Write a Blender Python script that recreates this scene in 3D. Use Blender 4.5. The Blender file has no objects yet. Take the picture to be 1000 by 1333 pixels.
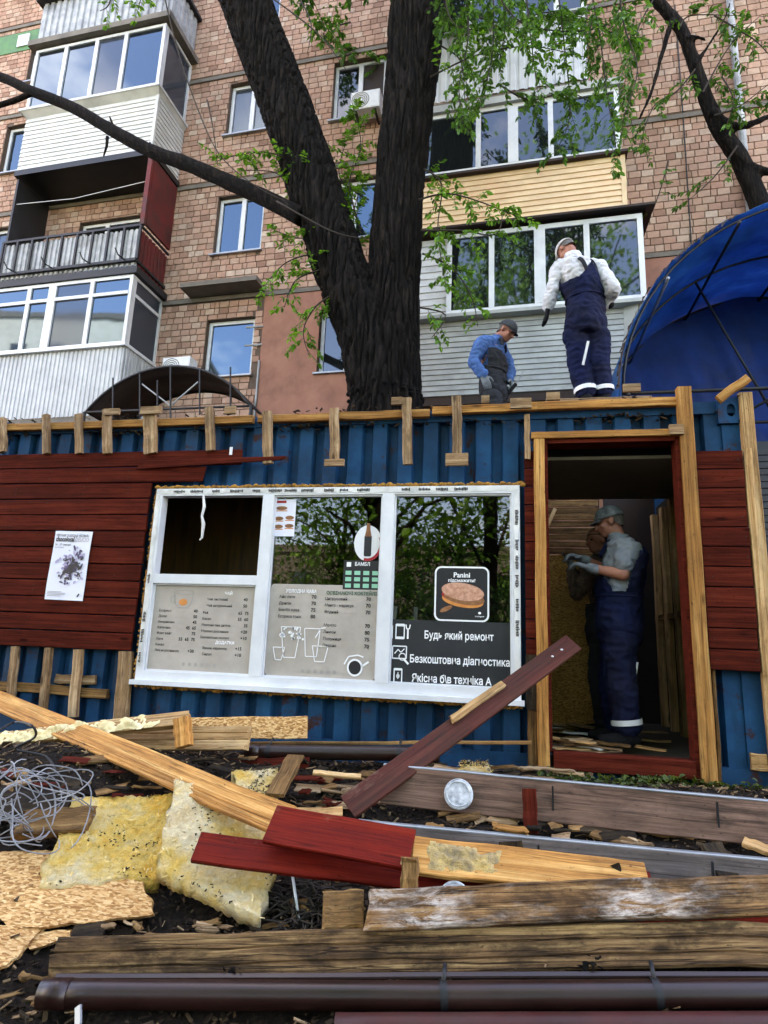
import bpy, bmesh, math, random
from mathutils import Vector, Matrix, noise, Euler
import mathutils
R = math.radians
rnd = random.Random(7)
SC = bpy.context.scene
COL = SC.collection

# ------------------------------------------------------------------ camera
CAM = Vector((0.0, -4.425, 0.82))
PITCH, ROLL, YAW = R(11.887), R(2.211), R(11.237)
_w = Vector((-math.sin(YAW)*math.cos(PITCH), math.cos(YAW)*math.cos(PITCH), math.sin(PITCH)))
_r = Vector((math.cos(YAW), math.sin(YAW), 0)); _u = _r.cross(_w)
RGT = math.cos(ROLL)*_r + math.sin(ROLL)*_u
UPV = -math.sin(ROLL)*_r + math.cos(ROLL)*_u
cd = bpy.data.cameras.new('camera'); cam = bpy.data.objects.new('camera', cd); COL.objects.link(cam)
m3 = Matrix((RGT, UPV, -_w)).transposed()
cam.matrix_world = Matrix.Translation(CAM) @ m3.to_4x4()
cd.sensor_fit = 'HORIZONTAL'; cd.sensor_width = 36; cd.lens = 28.8; cd.clip_end = 2000; cd.clip_start = 0.05
SC.camera = cam

# ------------------------------------------------------------------ sky, sun, exposure
SUN_EL, SUN_AZ = R(47), R(22)          # the sun stands behind the apartment block: the yard lies in its shade
world = bpy.data.worlds.new('World'); SC.world = world; world.use_nodes = True
nt = world.node_tree; nt.nodes.clear()
out = nt.nodes.new('ShaderNodeOutputWorld'); bg = nt.nodes.new('ShaderNodeBackground')
sky = nt.nodes.new('ShaderNodeTexSky'); sky.sky_type = 'NISHITA'; sky.sun_disc = False
sky.sun_elevation = SUN_EL; sky.sun_rotation = SUN_AZ; sky.air_density = 1.0; sky.dust_density = 0.3; sky.ozone_density = 2.0
tc = nt.nodes.new('ShaderNodeTexCoord'); mp = nt.nodes.new('ShaderNodeMapping'); mp.inputs['Scale'].default_value = (1, 1, 2.2); mp.inputs['Location'].default_value = (3.1, 1.2, .4)
nz = nt.nodes.new('ShaderNodeTexNoise'); nz.inputs['Scale'].default_value = 2.6; nz.inputs['Detail'].default_value = 8; nz.inputs['Roughness'].default_value = .56
rp = nt.nodes.new('ShaderNodeValToRGB'); rp.color_ramp.elements[0].position = .55; rp.color_ramp.elements[1].position = .72
mx = nt.nodes.new('ShaderNodeMix'); mx.data_type = 'RGBA'
mx.inputs[7].default_value = (6.5, 6.5, 6.5, 1)
nt.links.new(tc.outputs['Generated'], mp.inputs['Vector']); nt.links.new(mp.outputs[0], nz.inputs['Vector'])
nt.links.new(nz.outputs['Fac'], rp.inputs[0]); nt.links.new(rp.outputs[0], mx.inputs[0])
nt.links.new(sky.outputs[0], mx.inputs[6]); nt.links.new(mx.outputs[2], bg.inputs[0])
bg.inputs[1].default_value = 0.15
nt.links.new(bg.outputs[0], out.inputs[0])
sl = bpy.data.lights.new('sun', 'SUN'); sl.energy = 3.2; sl.angle = R(0.53); sl.color = (1, .95, .87)
so = bpy.data.objects.new('sun', sl); COL.objects.link(so)
sd = Vector((math.sin(SUN_AZ)*math.cos(SUN_EL), math.cos(SUN_AZ)*math.cos(SUN_EL), math.sin(SUN_EL)))
so.rotation_euler = sd.to_track_quat('Z', 'Y').to_euler(); so.location = sd*60
SC.view_settings.view_transform = 'Standard'; SC.view_settings.look = 'None'
SC.view_settings.gamma = 1; SC.view_settings.exposure = 3.4
SC.view_settings.use_white_balance = True; SC.view_settings.white_balance_temperature = 8300; SC.view_settings.white_balance_tint = 24
SC.render.engine = 'CYCLES'

# ------------------------------------------------------------------ surveying: where a sight line meets a known plane
def ray(x, y): return RGT*((x-500)/800) - UPV*((y-666.5)/800) + _w
def PY(x, y, Y=0.0):
    d = ray(x, y); return CAM + d*((Y-CAM.y)/d.y)
BYAW = R(-2.29); BD = 10.5
BE = Vector((math.cos(BYAW), math.sin(BYAW), 0)); BN = Vector((-math.sin(BYAW), math.cos(BYAW), 0))
BO = Vector((CAM.x, CAM.y, 0)) + BN*BD
def FB(x, y, off=0.0):          # facade coordinates (along, up) of a sight line on the plane 'off' metres before the facade
    d = ray(x, y); p = CAM + d*((BD-off)/d.dot(BN)); return ((p-BO).dot(BE), p.z)
def sm(a, b, x):
    t = max(0, min(1, (x-a)/(b-a))); return t*t*(3-2*t)
def gz(x, y):
    h = -0.46*sm(-0.35, -2.9, y)
    h += 0.20*math.exp(-((x+2.5)/1.0)**2-((y+1.0)/.55)**2)
    h += 0.07*math.exp(-((x-.2)/1.6)**2-((y+.35)/.22)**2)
    return h
def G(x, y, h=0.0):             # the same on the ground, h metres up
    d = ray(x, y); z = -0.2
    for _ in range(40):
        if d.z > -0.02: break
        p = CAM + d*((z-CAM.z)/d.z)
        z = z*.5 + .5*(gz(p.x, p.y)+h)
    return CAM + d*((z-CAM.z)/d.z)

# ------------------------------------------------------------------ materials
def lin(c):
    return tuple((v/12.92 if v <= .04045 else ((v+.055)/1.055)**2.4) for v in c)+(1,)
def hexc(s):
    return lin(tuple(int(s[i:i+2], 16)/255 for i in (0, 2, 4)))
class N:
    def __init__(s, name):
        s.m = bpy.data.materials.new(name); s.m.use_nodes = True; s.t = s.m.node_tree
        s.b = s.t.nodes['Principled BSDF']
    def new(s, k, **kw):
        n = s.t.nodes.new(k)
        for a, v in kw.items(): setattr(n, a, v)
        return n
    def l(s, a, b): s.t.links.new(a, b)
    def coords(s, scale=(1, 1, 1), kind='Object', rand=True):
        tc = s.new('ShaderNodeTexCoord'); mp = s.new('ShaderNodeMapping'); mp.inputs['Scale'].default_value = scale
        s.l(tc.outputs[kind], mp.inputs['Vector'])
        if rand:
            oi = s.new('ShaderNodeObjectInfo'); mu = s.new('ShaderNodeMath', operation='MULTIPLY'); mu.inputs[1].default_value = 37
            s.l(oi.outputs['Random'], mu.inputs[0]); cb = s.new('ShaderNodeCombineXYZ')
            for i in range(3): s.l(mu.outputs[0], cb.inputs[i])
            s.l(cb.outputs[0], mp.inputs['Location'])
        return mp.outputs[0]
    def noise(s, vec, scale=5, detail=6, rough=.55, dist=0):
        n = s.new('ShaderNodeTexNoise'); n.inputs['Scale'].default_value = scale; n.inputs['Detail'].default_value = detail
        n.inputs['Roughness'].default_value = rough; n.inputs['Distortion'].default_value = dist
        s.l(vec, n.inputs['Vector']); return n.outputs['Fac']
    def ramp(s, fac, stops, interp='LINEAR'):
        r = s.new('ShaderNodeValToRGB'); e = r.color_ramp.elements; r.color_ramp.interpolation = interp
        while len(e) < len(stops): e.new(.5)
        for k, (p, c) in zip(e, stops): k.position = p; k.color = c if len(c) == 4 else (*c, 1)
        s.l(fac, r.inputs[0]); return r.outputs[0]
    def mix(s, fac, a, b, mode='MIX'):
        n = s.new('ShaderNodeMix'); n.data_type = 'RGBA'; n.blend_type = mode
        for v, i in ((fac, 0), (a, 6), (b, 7)):
            if hasattr(v, 'is_linked'): s.l(v, n.inputs[i])
            else: n.inputs[i].default_value = v
        return n.outputs[2]
    def island(s):
        g = s.new('ShaderNodeNewGeometry'); oi = s.new('ShaderNodeObjectInfo')
        a = s.new('ShaderNodeMath', operation='ADD'); f = s.new('ShaderNodeMath', operation='FRACT')
        s.l(g.outputs['Random Per Island'], a.inputs[0]); s.l(oi.outputs['Random'], a.inputs[1]); s.l(a.outputs[0], f.inputs[0])
        return f.outputs[0]
    def color(s, c):
        if hasattr(c, 'is_linked'): s.l(c, s.b.inputs['Base Color'])
        else: s.b.inputs['Base Color'].default_value = c
    def bump(s, h, strength=.3, dist=.01):
        b = s.new('ShaderNodeBump'); b.inputs['Strength'].default_value = strength; b.inputs['Distance'].default_value = dist
        s.l(h, b.inputs['Height']); s.l(b.outputs[0], s.b.inputs['Normal'])
    def set(s, rough=None, metal=None, spec=None):
        if rough is not None:
            if hasattr(rough, 'is_linked'): s.l(rough, s.b.inputs['Roughness'])
            else: s.b.inputs['Roughness'].default_value = rough
        if metal is not None: s.b.inputs['Metallic'].default_value = metal
        if spec is not None: s.b.inputs['Specular IOR Level'].default_value = spec
def simple(name, a, b=None, scale=8, rough=.7, bump=.25, bd=.006, stretch=(1, 1, 1), spec=.4, dirt=0, metal=0, rr=(.8, 1.15)):
    """a noisy paint / fabric / stone surface between two colours"""
    n = N(name); v = n.coords(stretch); f = n.noise(v, scale, 7, .62)
    c = n.ramp(f, [(.3, a), (.7, b or a)])
    if dirt:
        g = n.noise(n.coords((1, 1, 1)), 2.2, 8, .68)
        d = n.ramp(g, [(.46, (0, 0, 0)), (.72, (dirt, dirt, dirt))])
        c = n.mix(d, c, (.03, .024, .018, 1))
    n.color(c)
    f2 = n.noise(v, scale*6, 4, .6); n.bump(f2, bump, bd)
    r = n.ramp(f, [(.3, (rough*rr[0],)*3), (.7, (min(1, rough*rr[1]),)*3)]); n.set(rough=r, spec=spec, metal=metal)
    return n.m
def wood(name, dark, mid, light, rough=.65, grain=14, stain=.5, stainc=(.03, .02, .012, 1), bump=.35, knots=True, worn=None, wornamt=.0, var=.25, spec=.15, crack=.55, wcov=.46):
    n = N(name)
    f = n.noise(n.coords((.8, grain*2.1, grain*2.1)), 1.0, 5, .6, .35)
    f2 = n.noise(n.coords((2.0, grain*9, grain*9)), 1.0, 6, .72)
    fm = n.new('ShaderNodeMix'); fm.inputs[0].default_value = .48; n.l(f, fm.inputs[2]); n.l(f2, fm.inputs[3])
    c = n.ramp(fm.outputs[0], [(.36, dark), (.5, mid), (.63, light)])
    ck = n.ramp(n.noise(n.coords((.55, grain*1.7, grain*1.7)), 1.0, 3, .55), [(.478, (0,)*3), (.497, (crack,)*3), (.503, (crack,)*3), (.522, (0,)*3)])
    c = n.mix(ck, c, tuple(x*.22 for x in dark[:3])+(1,))
    sp = n.ramp(n.noise(n.coords((30, 60, 60)), 1.0, 3, .6), [(.66, (0,)*3), (.72, (.7,)*3)])
    c = n.mix(sp, c, tuple(x*.3 for x in dark[:3])+(1,))
    if knots:
        v3 = n.coords((2.2, 7.5, 7.5)); vo = n.new('ShaderNodeTexVoronoi'); vo.inputs['Scale'].default_value = 1.0
        n.l(v3, vo.inputs['Vector'])
        k = n.ramp(vo.outputs['Distance'], [(.05, (.85,)*3), (.13, (0,)*3)])
        c = n.mix(k, c, tuple(x*.35 for x in dark[:3])+(1,))
    if worn:
        f4 = n.noise(n.coords((7, 26, 26)), 1.0, 9, .78, .6); f6 = n.noise(n.coords((1.5, 2.5, 2.5)), 1.3, 6, .65)
        mk = n.mix(1, n.ramp(f4, [(.44, (0,)*3), (.56, (1,)*3)]), n.ramp(f6, [(wcov, (0,)*3), (wcov+.14, (.8,)*3)]), 'MULTIPLY'); c = n.mix(mk, c, worn)
    if stain:
        v5 = n.coords((1.6, 4, 4)); f5 = n.noise(v5, 2.0, 11, .74, .3)
        c = n.mix(n.ramp(f5, [(.44, (0,)*3), (.58, (stain*.75,)*3), (.7, (stain,)*3)]), c, stainc)
    hs = n.new('ShaderNodeHueSaturation'); oi = n.new('ShaderNodeObjectInfo')
    mr = n.new('ShaderNodeMapRange'); mr.inputs['To Min'].default_value = 1-var; mr.inputs['To Max'].default_value = 1+var
    n.l(oi.outputs['Random'], mr.inputs[0]); n.l(mr.outputs[0], hs.inputs['Value']); n.l(c, hs.inputs['Color'])
    n.color(hs.outputs[0]); n.bump(n.mix(ck, f2, (0, 0, 0, 1)), bump, .006)
    n.set(rough=n.ramp(f, [(.3, (rough*.85,)*3), (.7, (min(1, rough*1.25),)*3)]), spec=spec)
    return n.m
MT = {}
MT['pine'] = wood('fresh_pine', hexc('8a6238'), hexc('bd9260'), hexc('d9b88a'), stain=.45, stainc=hexc('4a3018'))
MT['pine_orange'] = wood('orange_pine', hexc('7a4c22'), hexc('b57c40'), hexc('d2a263'), stain=.35, stainc=hexc('3a2410'))
MT['pine_dark'] = wood('aged_pine', hexc('4a3218'), hexc('7d5a34'), hexc('a07c50'), stain=.6, stainc=hexc('1c140c'))
MT['batten'] = wood('batten_pine', hexc('644a30'), hexc('977655'), hexc('bda381'), stain=.55, stainc=hexc('33241a'))
MT['red'] = wood('red_stained_cladding', hexc('38120b'), hexc('531d13'), hexc('662a1d'), rough=.8, stain=.35, stainc=hexc('1c0503'), spec=.05, bump=.25, var=.16)
MT['red_bright'] = wood('red_painted_plank', hexc('500c06'), hexc('6c170c'), hexc('7c2414'), rough=.6, spec=.1, stain=.3, stainc=hexc('2a0806'), bump=.3, knots=False, var=.1, worn=hexc('9a7458'), wornamt=.2, wcov=.62)
MT['red_dull'] = wood('dull_red_plank', hexc('32150f'), hexc('4c221a'), hexc('5c3127'), rough=.6, stain=.6, bump=.3, var=.1, worn=hexc('8a7460'), wornamt=.2, wcov=.6)
MT['weathered'] = wood('weathered_beam', hexc('2e2012'), hexc('6c5034'), hexc('a08258'), rough=.8, crack=.85, stain=1.0, stainc=hexc('1d140c'), bump=.6)
MT['peeling'] = wood('peeling_white_beam', hexc('46301c'), hexc('86603c'), hexc('b48e62'), rough=.8, crack=.85, stain=.95, stainc=hexc('241810'), bump=.6, worn=hexc('cfc3b8'), wornamt=.25)
MT['dark_wood'] = wood('rotten_dark_wood', hexc('17110b'), hexc('2e2418'), hexc('4a3c2a'), rough=.85, stain=.7, stainc=(.008, .006, .005, 1), bump=.7)
MT['laminate'] = wood('brown_laminate', hexc('4a372b'), hexc('76594a'), hexc('8e7060'), rough=.5, grain=9, stain=.5, stainc=hexc('1c1613'), bump=.15, knots=False)
MT['laminate_grey'] = wood('grey_brown_laminate', hexc('463e3a'), hexc('625853'), hexc('7a6f6a'), rough=.42, grain=9, stain=.5, stainc=hexc('201b19'), bump=.12, knots=False)
def osb_mat(name, a, b, c, sc=105):
    n = N(name); v = n.coords((1, 1, 1)); vo = n.new('ShaderNodeTexVoronoi'); vo.inputs['Scale'].default_value = sc
    vs = n.coords((.5, 1.5, 1.5)); n.l(vs, vo.inputs['Vector'])
    r = n.ramp(vo.outputs['Color'], [(.2, a), (.5, b), (.85, c)])
    f = n.noise(v, 3, 8, .7); r = n.mix(n.ramp(f, [(.4, (0,)*3), (.7, (.45,)*3)]), r, a); n.color(r)
    n.bump(vo.outputs['Distance'], .35, .004); n.set(rough=.75, spec=.3); return n.m
MT['osb'] = osb_mat('strand_board', hexc('8a5c2e'), hexc('c4935a'), hexc('e0bb84'))
MT['osb_in'] = osb_mat('strand_board_indoors', hexc('8a5e2a'), hexc('b98840'), hexc('d8ac62'))
MT['ply'] = simple('brown_plywood', hexc('3a2812'), hexc('6a4a20'), 3, .7, .1, stretch=(6, 6, .6))
def blue_paint():
    n = N('blue_container_paint'); v = n.coords((1, 1, 1), rand=False)
    f = n.noise(v, 1.6, 9, .7); c = n.ramp(f, [(.3, hexc('02233a')), (.55, hexc('034064')), (.75, hexc('08567e'))])
    vs = n.coords((6, 6, .7), rand=False); fs = n.noise(vs, 2.4, 8, .7)
    c = n.mix(n.ramp(fs, [(.55, (0,)*3), (.78, (.55,)*3)]), c, hexc('0a2236'))
    fr = n.noise(v, 5.5, 10, .75, .3); rust = n.ramp(fr, [(.57, (0,)*3), (.63, (1,)*3)])
    c = n.mix(rust, c, hexc('3a2018')); n.color(c)
    n.bump(fr, .25, .01); n.set(rough=n.ramp(f, [(.3, (.5,)*3), (.7, (.75,)*3)]), spec=.18); return n.m
MT['blue'] = blue_paint()
def bricks_mat():
    n = N('tile_brick'); i = n.island()
    c = n.ramp(i, [(0, hexc('8f6e5e')), (.15, hexc('a88674')), (.4, hexc('b89480')), (.55, hexc('ac8674')), (.7, hexc('bc9e8a')), (.85, hexc('b2927e')), (.95, hexc('c6b09e')), (1, hexc('967666'))])
    f = n.noise(n.coords((1, 1, 1), rand=False), 7, 8, .7)
    c = n.mix(n.ramp(f, [(.35, (0,)*3), (.75, (.5,)*3)]), c, hexc('6b4c3c'))
    g = n.noise(n.coords((1, 1, .35), rand=False), .6, 7, .7)
    c = n.mix(n.ramp(g, [(.5, (0,)*3), (.74, (.65,)*3)]), c, hexc('54443a')); n.color(c)
    n.bump(n.noise(n.coords(), 40, 5, .7), .4, .006); n.set(rough=.9, spec=.12); return n.m
MT['brick'] = bricks_mat()
MT['grout'] = simple('grout', hexc('4c3d34'), hexc('685649'), 5, .95, .4)
MT['plaster'] = simple('pink_plaster', hexc('8c5c4a'), hexc('a07260'), 1.6, .95, .3, .01, dirt=.35)
MT['concrete'] = simple('concrete', hexc('5a544c'), hexc('7a7268'), 3, .9, .4, .01, dirt=.4)
MT['pvc'] = simple('white_pvc', hexc('c6cbd0'), hexc('dadddf'), 3, .35, .05, dirt=.12)
MT['pvc_far'] = simple('white_window_plastic', hexc('c2c6c8'), hexc('d6d8d8'), 2, .4, .05, dirt=.2)
MT['sid_white'] = simple('white_siding', hexc('b9bcba'), hexc('cfd0cc'), 2, .5, .05, dirt=.25)
MT['sid_grey'] = simple('grey_siding', hexc('8e908c'), hexc('a9aba6'), 2, .5, .05, dirt=.3)
MT['sid_yellow'] = simple('cream_siding', hexc('d4ae84'), hexc('e4c8a0'), 2, .5, .05, dirt=.15)
MT['corr_grey'] = simple('pale_corrugated_steel', hexc('a2a6a8'), hexc('b9bcbd'), 2, .42, .06, dirt=.2)
MT['corr_dark'] = simple('weathered_corrugated', hexc('84888a'), hexc('b4b6b6'), 4, .6, .1, dirt=.6)
MT['black_iron'] = simple('black_iron', hexc('15161a'), hexc('2a2a2c'), 9, .6, .3)
MT['red_iron'] = simple('peeling_red_panel', hexc('3a1010'), hexc('7a241e'), 2.4, .7, .3, dirt=.6)
MT['green_tile'] = simple('green_tile', hexc('2f5a2c'), hexc('4a7a3e'), 6, .5, .1)
def pane(name, base, ior=2.3, rough=.03, tint=(.42, .74, 1, 1)):
    n = N(name); n.color(base); n.b.inputs['IOR'].default_value = ior; n.set(rough=rough, spec=.5); n.b.inputs['Specular Tint'].default_value = tint
    f = n.noise(n.coords((1, 1, 1)), 1.3, 2, .5); n.bump(f, .05, .02); return n.m
MT['pane'] = pane('window_glass', (.012, .014, .016, 1), 2.05)
MT['pane_dark'] = pane('shaded_window_glass', (.008, .010, .010, 1), 1.8, .03, (.8, .92, 1, 1))
MT['pane_curtain'] = pane('curtained_glass', hexc('383c44'), 1.6, .06)
def clear():
    n = N('clear_shop_glass'); t = n.t; t.nodes.remove(n.b)
    tr = n.new('ShaderNodeBsdfTransparent'); tr.inputs[0].default_value = (.62, .66, .64, 1)
    gl = n.new('ShaderNodeBsdfGlossy'); gl.inputs['Roughness'].default_value = .015
    lw = n.new('ShaderNodeFresnel'); lw.inputs[0].default_value = 1.58
    ms = n.new('ShaderNodeMixShader'); n.l(lw.outputs[0], ms.inputs[0]); n.l(tr.outputs[0], ms.inputs[1]); n.l(gl.outputs[0], ms.inputs[2])
    n.l(ms.outputs[0], t.nodes['Material Output'].inputs[0]); return n.m
MT['glass'] = clear()
def bark_mat():
    n = N('bark'); v = n.coords((9, 9, 1.1), rand=False); f = n.noise(v, 2.4, 9, .74, .3)
    c = n.ramp(f, [(.38, hexc('050403')), (.5, hexc('14100d')), (.66, hexc('332b25'))])
    n.color(c); n.bump(f, 1.0, .09); n.set(rough=.95, spec=.15); return n.m
MT['bark'] = bark_mat()
MT['twig'] = simple('twig_bark', hexc('1e1813'), hexc('3a3026'), 9, .9, .5)
def leaf_mat(name, cols):
    n = N(name); c = n.ramp(n.island(), [(i/(len(cols)-1), hexc(k)) for i, k in enumerate(cols)]); n.color(c); n.set(rough=.5, spec=.4)
    tl = n.new('ShaderNodeBsdfTranslucent'); n.l(n.mix(1, c, (1.0, 1.0, .45, 1), 'MULTIPLY'), tl.inputs[0])
    ms = n.new('ShaderNodeMixShader'); ms.inputs[0].default_value = .42
    n.l(n.b.outputs[0], ms.inputs[1]); n.l(tl.outputs[0], ms.inputs[2]); n.l(ms.outputs[0], n.t.nodes['Material Output'].inputs[0]); return n.m
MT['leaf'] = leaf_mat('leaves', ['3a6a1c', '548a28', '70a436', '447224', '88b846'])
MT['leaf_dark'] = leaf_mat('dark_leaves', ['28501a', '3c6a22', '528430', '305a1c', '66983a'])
MT['leaf_ivy'] = leaf_mat('low_leaves', ['2a3a16', '4a5c22', '3a4a1c', '5a6a2e', '3a2c18'])
def dirt_mat():
    n = N('dark_soil'); v = n.coords((1, 1, 1), rand=False); f = n.noise(v, 6, 10, .75); g = n.noise(v, 38, 6, .7)
    c = n.ramp(n.mix(.5, f, g), [(.35, hexc('0a0806')), (.5, hexc('1c1510')), (.66, hexc('3a2e24'))]); n.color(c)
    n.bump(g, .9, .03); n.set(rough=.97, spec=.15); return n.m
MT['soil'] = dirt_mat()
def chip_mat(name, cols):
    n = N(name); n.color(n.ramp(n.island(), [(i/(len(cols)-1), hexc(k)) for i, k in enumerate(cols)])); n.set(rough=.85, spec=.2); return n.m
MT['chips'] = chip_mat('mulch', ['140e0a', '231911', '2e2219', '1c140e', '3a2c1f', '17110c', '523f2c', '281e15', '20170f', '7a6448'])
MT['foam'] = simple('orange_foam', hexc('6a4415'), hexc('c08a38'), 14, .9, .8, .02, rr=(1, 1))
MT['foam_pale'] = simple('pale_foam', hexc('c8b078'), hexc('ece0b4'), 9, .85, .6, .012)
MT['fibre'] = simple('wool_fibre', hexc('d8b060'), hexc('f0dca8'), 6, .95, 0, spec=.05)
def wool():
    n = N('yellow_wool'); v = n.coords((1, 1, 1)); f = n.noise(v, 2.6, 8, .72); g = n.noise(v, 30, 6, .75, .6)
    c = n.ramp(f, [(.3, hexc('f2ac38')), (.44, hexc('f6cc70')), (.58, hexc('f4e0b4')), (.74, hexc('d4b078'))])
    c = n.mix(n.ramp(g, [(.32, (.6,)*3), (.42, (0,)*3)]), c, hexc('8a6430'))
    q = n.noise(v, 2.3, 9, .72); c = n.mix(n.ramp(q, [(.55, (0,)*3), (.7, (.7,)*3)]), c, hexc('6a5028')); h = n.noise(v, 9, 9, .8); c = n.mix(n.ramp(h, [(.64, (0,)*3), (.7, (.9,)*3)]), c, hexc('302010'))
    n.color(c); n.bump(g, 1.0, .05); n.set(rough=.97, spec=.05); return n.m
MT['wool'] = wool()
MT['brown_pipe'] = simple('brown_painted_steel', hexc('1b0c09'), hexc('2c1511'), 3, .34, .1, dirt=.6, spec=.4)
MT['redbrown_pipe'] = simple('redbrown_painted_steel', hexc('30100c'), hexc('471b16'), 5, .5, .1, dirt=.5, spec=.3)
MT['steel'] = simple('galvanised', hexc('7c8184'), hexc('a0a5a8'), 5, .45, .1, metal=.6)
MT['dark_steel'] = simple('dark_steel', hexc('17181a'), hexc('2c2d2e'), 5, .5, .15, metal=.3)
MT['rust'] = simple('rusty_sheet', hexc('1d1613'), hexc('3c2a22'), 4, .75, .4)
MT['whitecap'] = simple('dirty_white_cap', hexc('70767a'), hexc('d5dadd'), 26, .5, .3, dirt=.7)
MT['white_plastic'] = simple('white_plastic', hexc('c9ccce'), hexc('dfe1e2'), 4, .45, .05)
MT['paper'] = simple('white_paper', hexc('d3d7e6'), hexc('e2e4ee'), 2, .7, .03)
MT['print_black'] = simple('black_print', (.012, .012, .014, 1), rough=.5, bump=0)
MT['print_white'] = simple('white_print', hexc('e6e8ea'), rough=.5, bump=0)
MT['print_grey'] = simple('grey_print', hexc('9a9690'), rough=.6, bump=0)
MT['print_green'] = simple('green_print', hexc('2f5a44'), rough=.6, bump=0)
MT['print_mint'] = simple('mint_print', hexc('7fc0a4'), rough=.6, bump=0)
MT['print_orange'] = simple('orange_print', hexc('c0732e'), hexc('d58c4c'), 20, .6, 0)
MT['print_brown'] = simple('brown_print', hexc('6e4024'), hexc('9a6a44'), 24, .6, 0)
MT['print_bun'] = simple('bun_print', hexc('a06a50'), hexc('d8a68c'), 40, .6, 0)
MT['print_red'] = simple('red_print', hexc('a01c24'), rough=.5, bump=0)
MT['print_purple'] = simple('purple_print', hexc('2a2440'), hexc('6a5a80'), 9, .6, 0)
MT['print_lilac'] = simple('lilac_print', hexc('8d86a8'), hexc('c0b8d0'), 9, .6, 0)
MT['menu'] = simple('menu_card', hexc('9c948a'), hexc('b0a89e'), 5, .55, .04)
MT['service'] = simple('dark_decal', hexc('1b1e21'), hexc('25282b'), 3, .5, .02)
MT['tape'] = simple('white_film', hexc('c9cbc8'), hexc('e0e0dc'), 9, .5, .15, dirt=.5)
def tarp_mat():
    n = N('blue_tarpaulin'); v = n.coords((1, 1, 1), rand=False); f = n.noise(v, 1.4, 7, .65)
    c = n.ramp(f, [(.3, hexc('0c5a8c')), (.6, hexc('1a78b4')), (.8, hexc('4aa0d0'))]); n.color(c); n.set(rough=.32, spec=.5)
    n.bump(n.noise(n.coords((1, 3, 1), rand=False), 3, 6, .6), .5, .05)
    tl = n.new('ShaderNodeBsdfTranslucent'); n.l(c, tl.inputs[0]); ms = n.new('ShaderNodeMixShader'); ms.inputs[0].default_value = .62
    n.l(n.b.outputs[0], ms.inputs[1]); n.l(tl.outputs[0], ms.inputs[2]); n.l(ms.outputs[0], n.t.nodes['Material Output'].inputs[0]); return n.m
MT['tarp'] = tarp_mat()
MT['tarp_shade'] = simple('shaded_tarpaulin', hexc('06265a'), hexc('0c3c84'), 2, .6, .3, .02, spec=.2)  # darker copy of the tarpaulin: shade of the underside put into the colour
MT['ceiling'] = simple('grey_ceiling', hexc('6a675f'), hexc('7c786e'), 2, .6, .05, dirt=.2)
MT['floor_in'] = simple('dirty_floor', hexc('2a241e'), hexc('4a4238'), 7, .9, .4)
# clothing and skin
def cloth(name, a, b, sc=5, bump=.5): return simple(name, a, b, sc, .92, bump, .012, spec=.1, dirt=.3)
MT['navy'] = cloth('navy_cloth', hexc('0a1026'), hexc('141d3c'))
MT['grey_tee'] = cloth('grey_jersey', hexc('6d757c'), hexc('8b939a'))
MT['white_shirt'] = cloth('white_cotton', hexc('b4b4b8'), hexc('d0d0d2'))
MT['denim'] = cloth('blue_denim', hexc('2b4a78'), hexc('4a70a4'), 12)
MT['charcoal'] = cloth('charcoal_cloth', hexc('1e2024'), hexc('34363a'))
MT['plaid'] = cloth('dark_plaid', hexc('2e2622'), hexc('6e5a50'), 30)
MT['cap_grey'] = cloth('cap_cloth', hexc('2c2e31'), hexc('44474a'), 12)
MT['cap_camo'] = cloth('mottled_cap', hexc('3c4040'), hexc('7c8284'), 22)
MT['cap_white'] = cloth('white_cap', hexc('b0acaa'), hexc('d2cecb'), 9)
MT['glove'] = cloth('grey_glove', hexc('565b60'), hexc('7a8084'), 14)
MT['glove_black'] = cloth('black_glove', hexc('141416'), hexc('26262a'), 14)
MT['boot'] = cloth('black_boot', hexc('0f0f11'), hexc('1e1e20'))
MT['reflect'] = simple('silver_tape', hexc('c2c5c8'), hexc('dadcde'), 12, .35, .1)
MT['skin'] = simple('skin', hexc('8a5644'), hexc('a86e58'), 9, .55, .15, .002)
MT['hair'] = simple('grey_hair', hexc('3a3632'), hexc('6a645e'), 30, .8, .4)
MT['eye'] = simple('eye', (.02, .015, .012, 1), rough=.2, bump=0)

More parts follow.
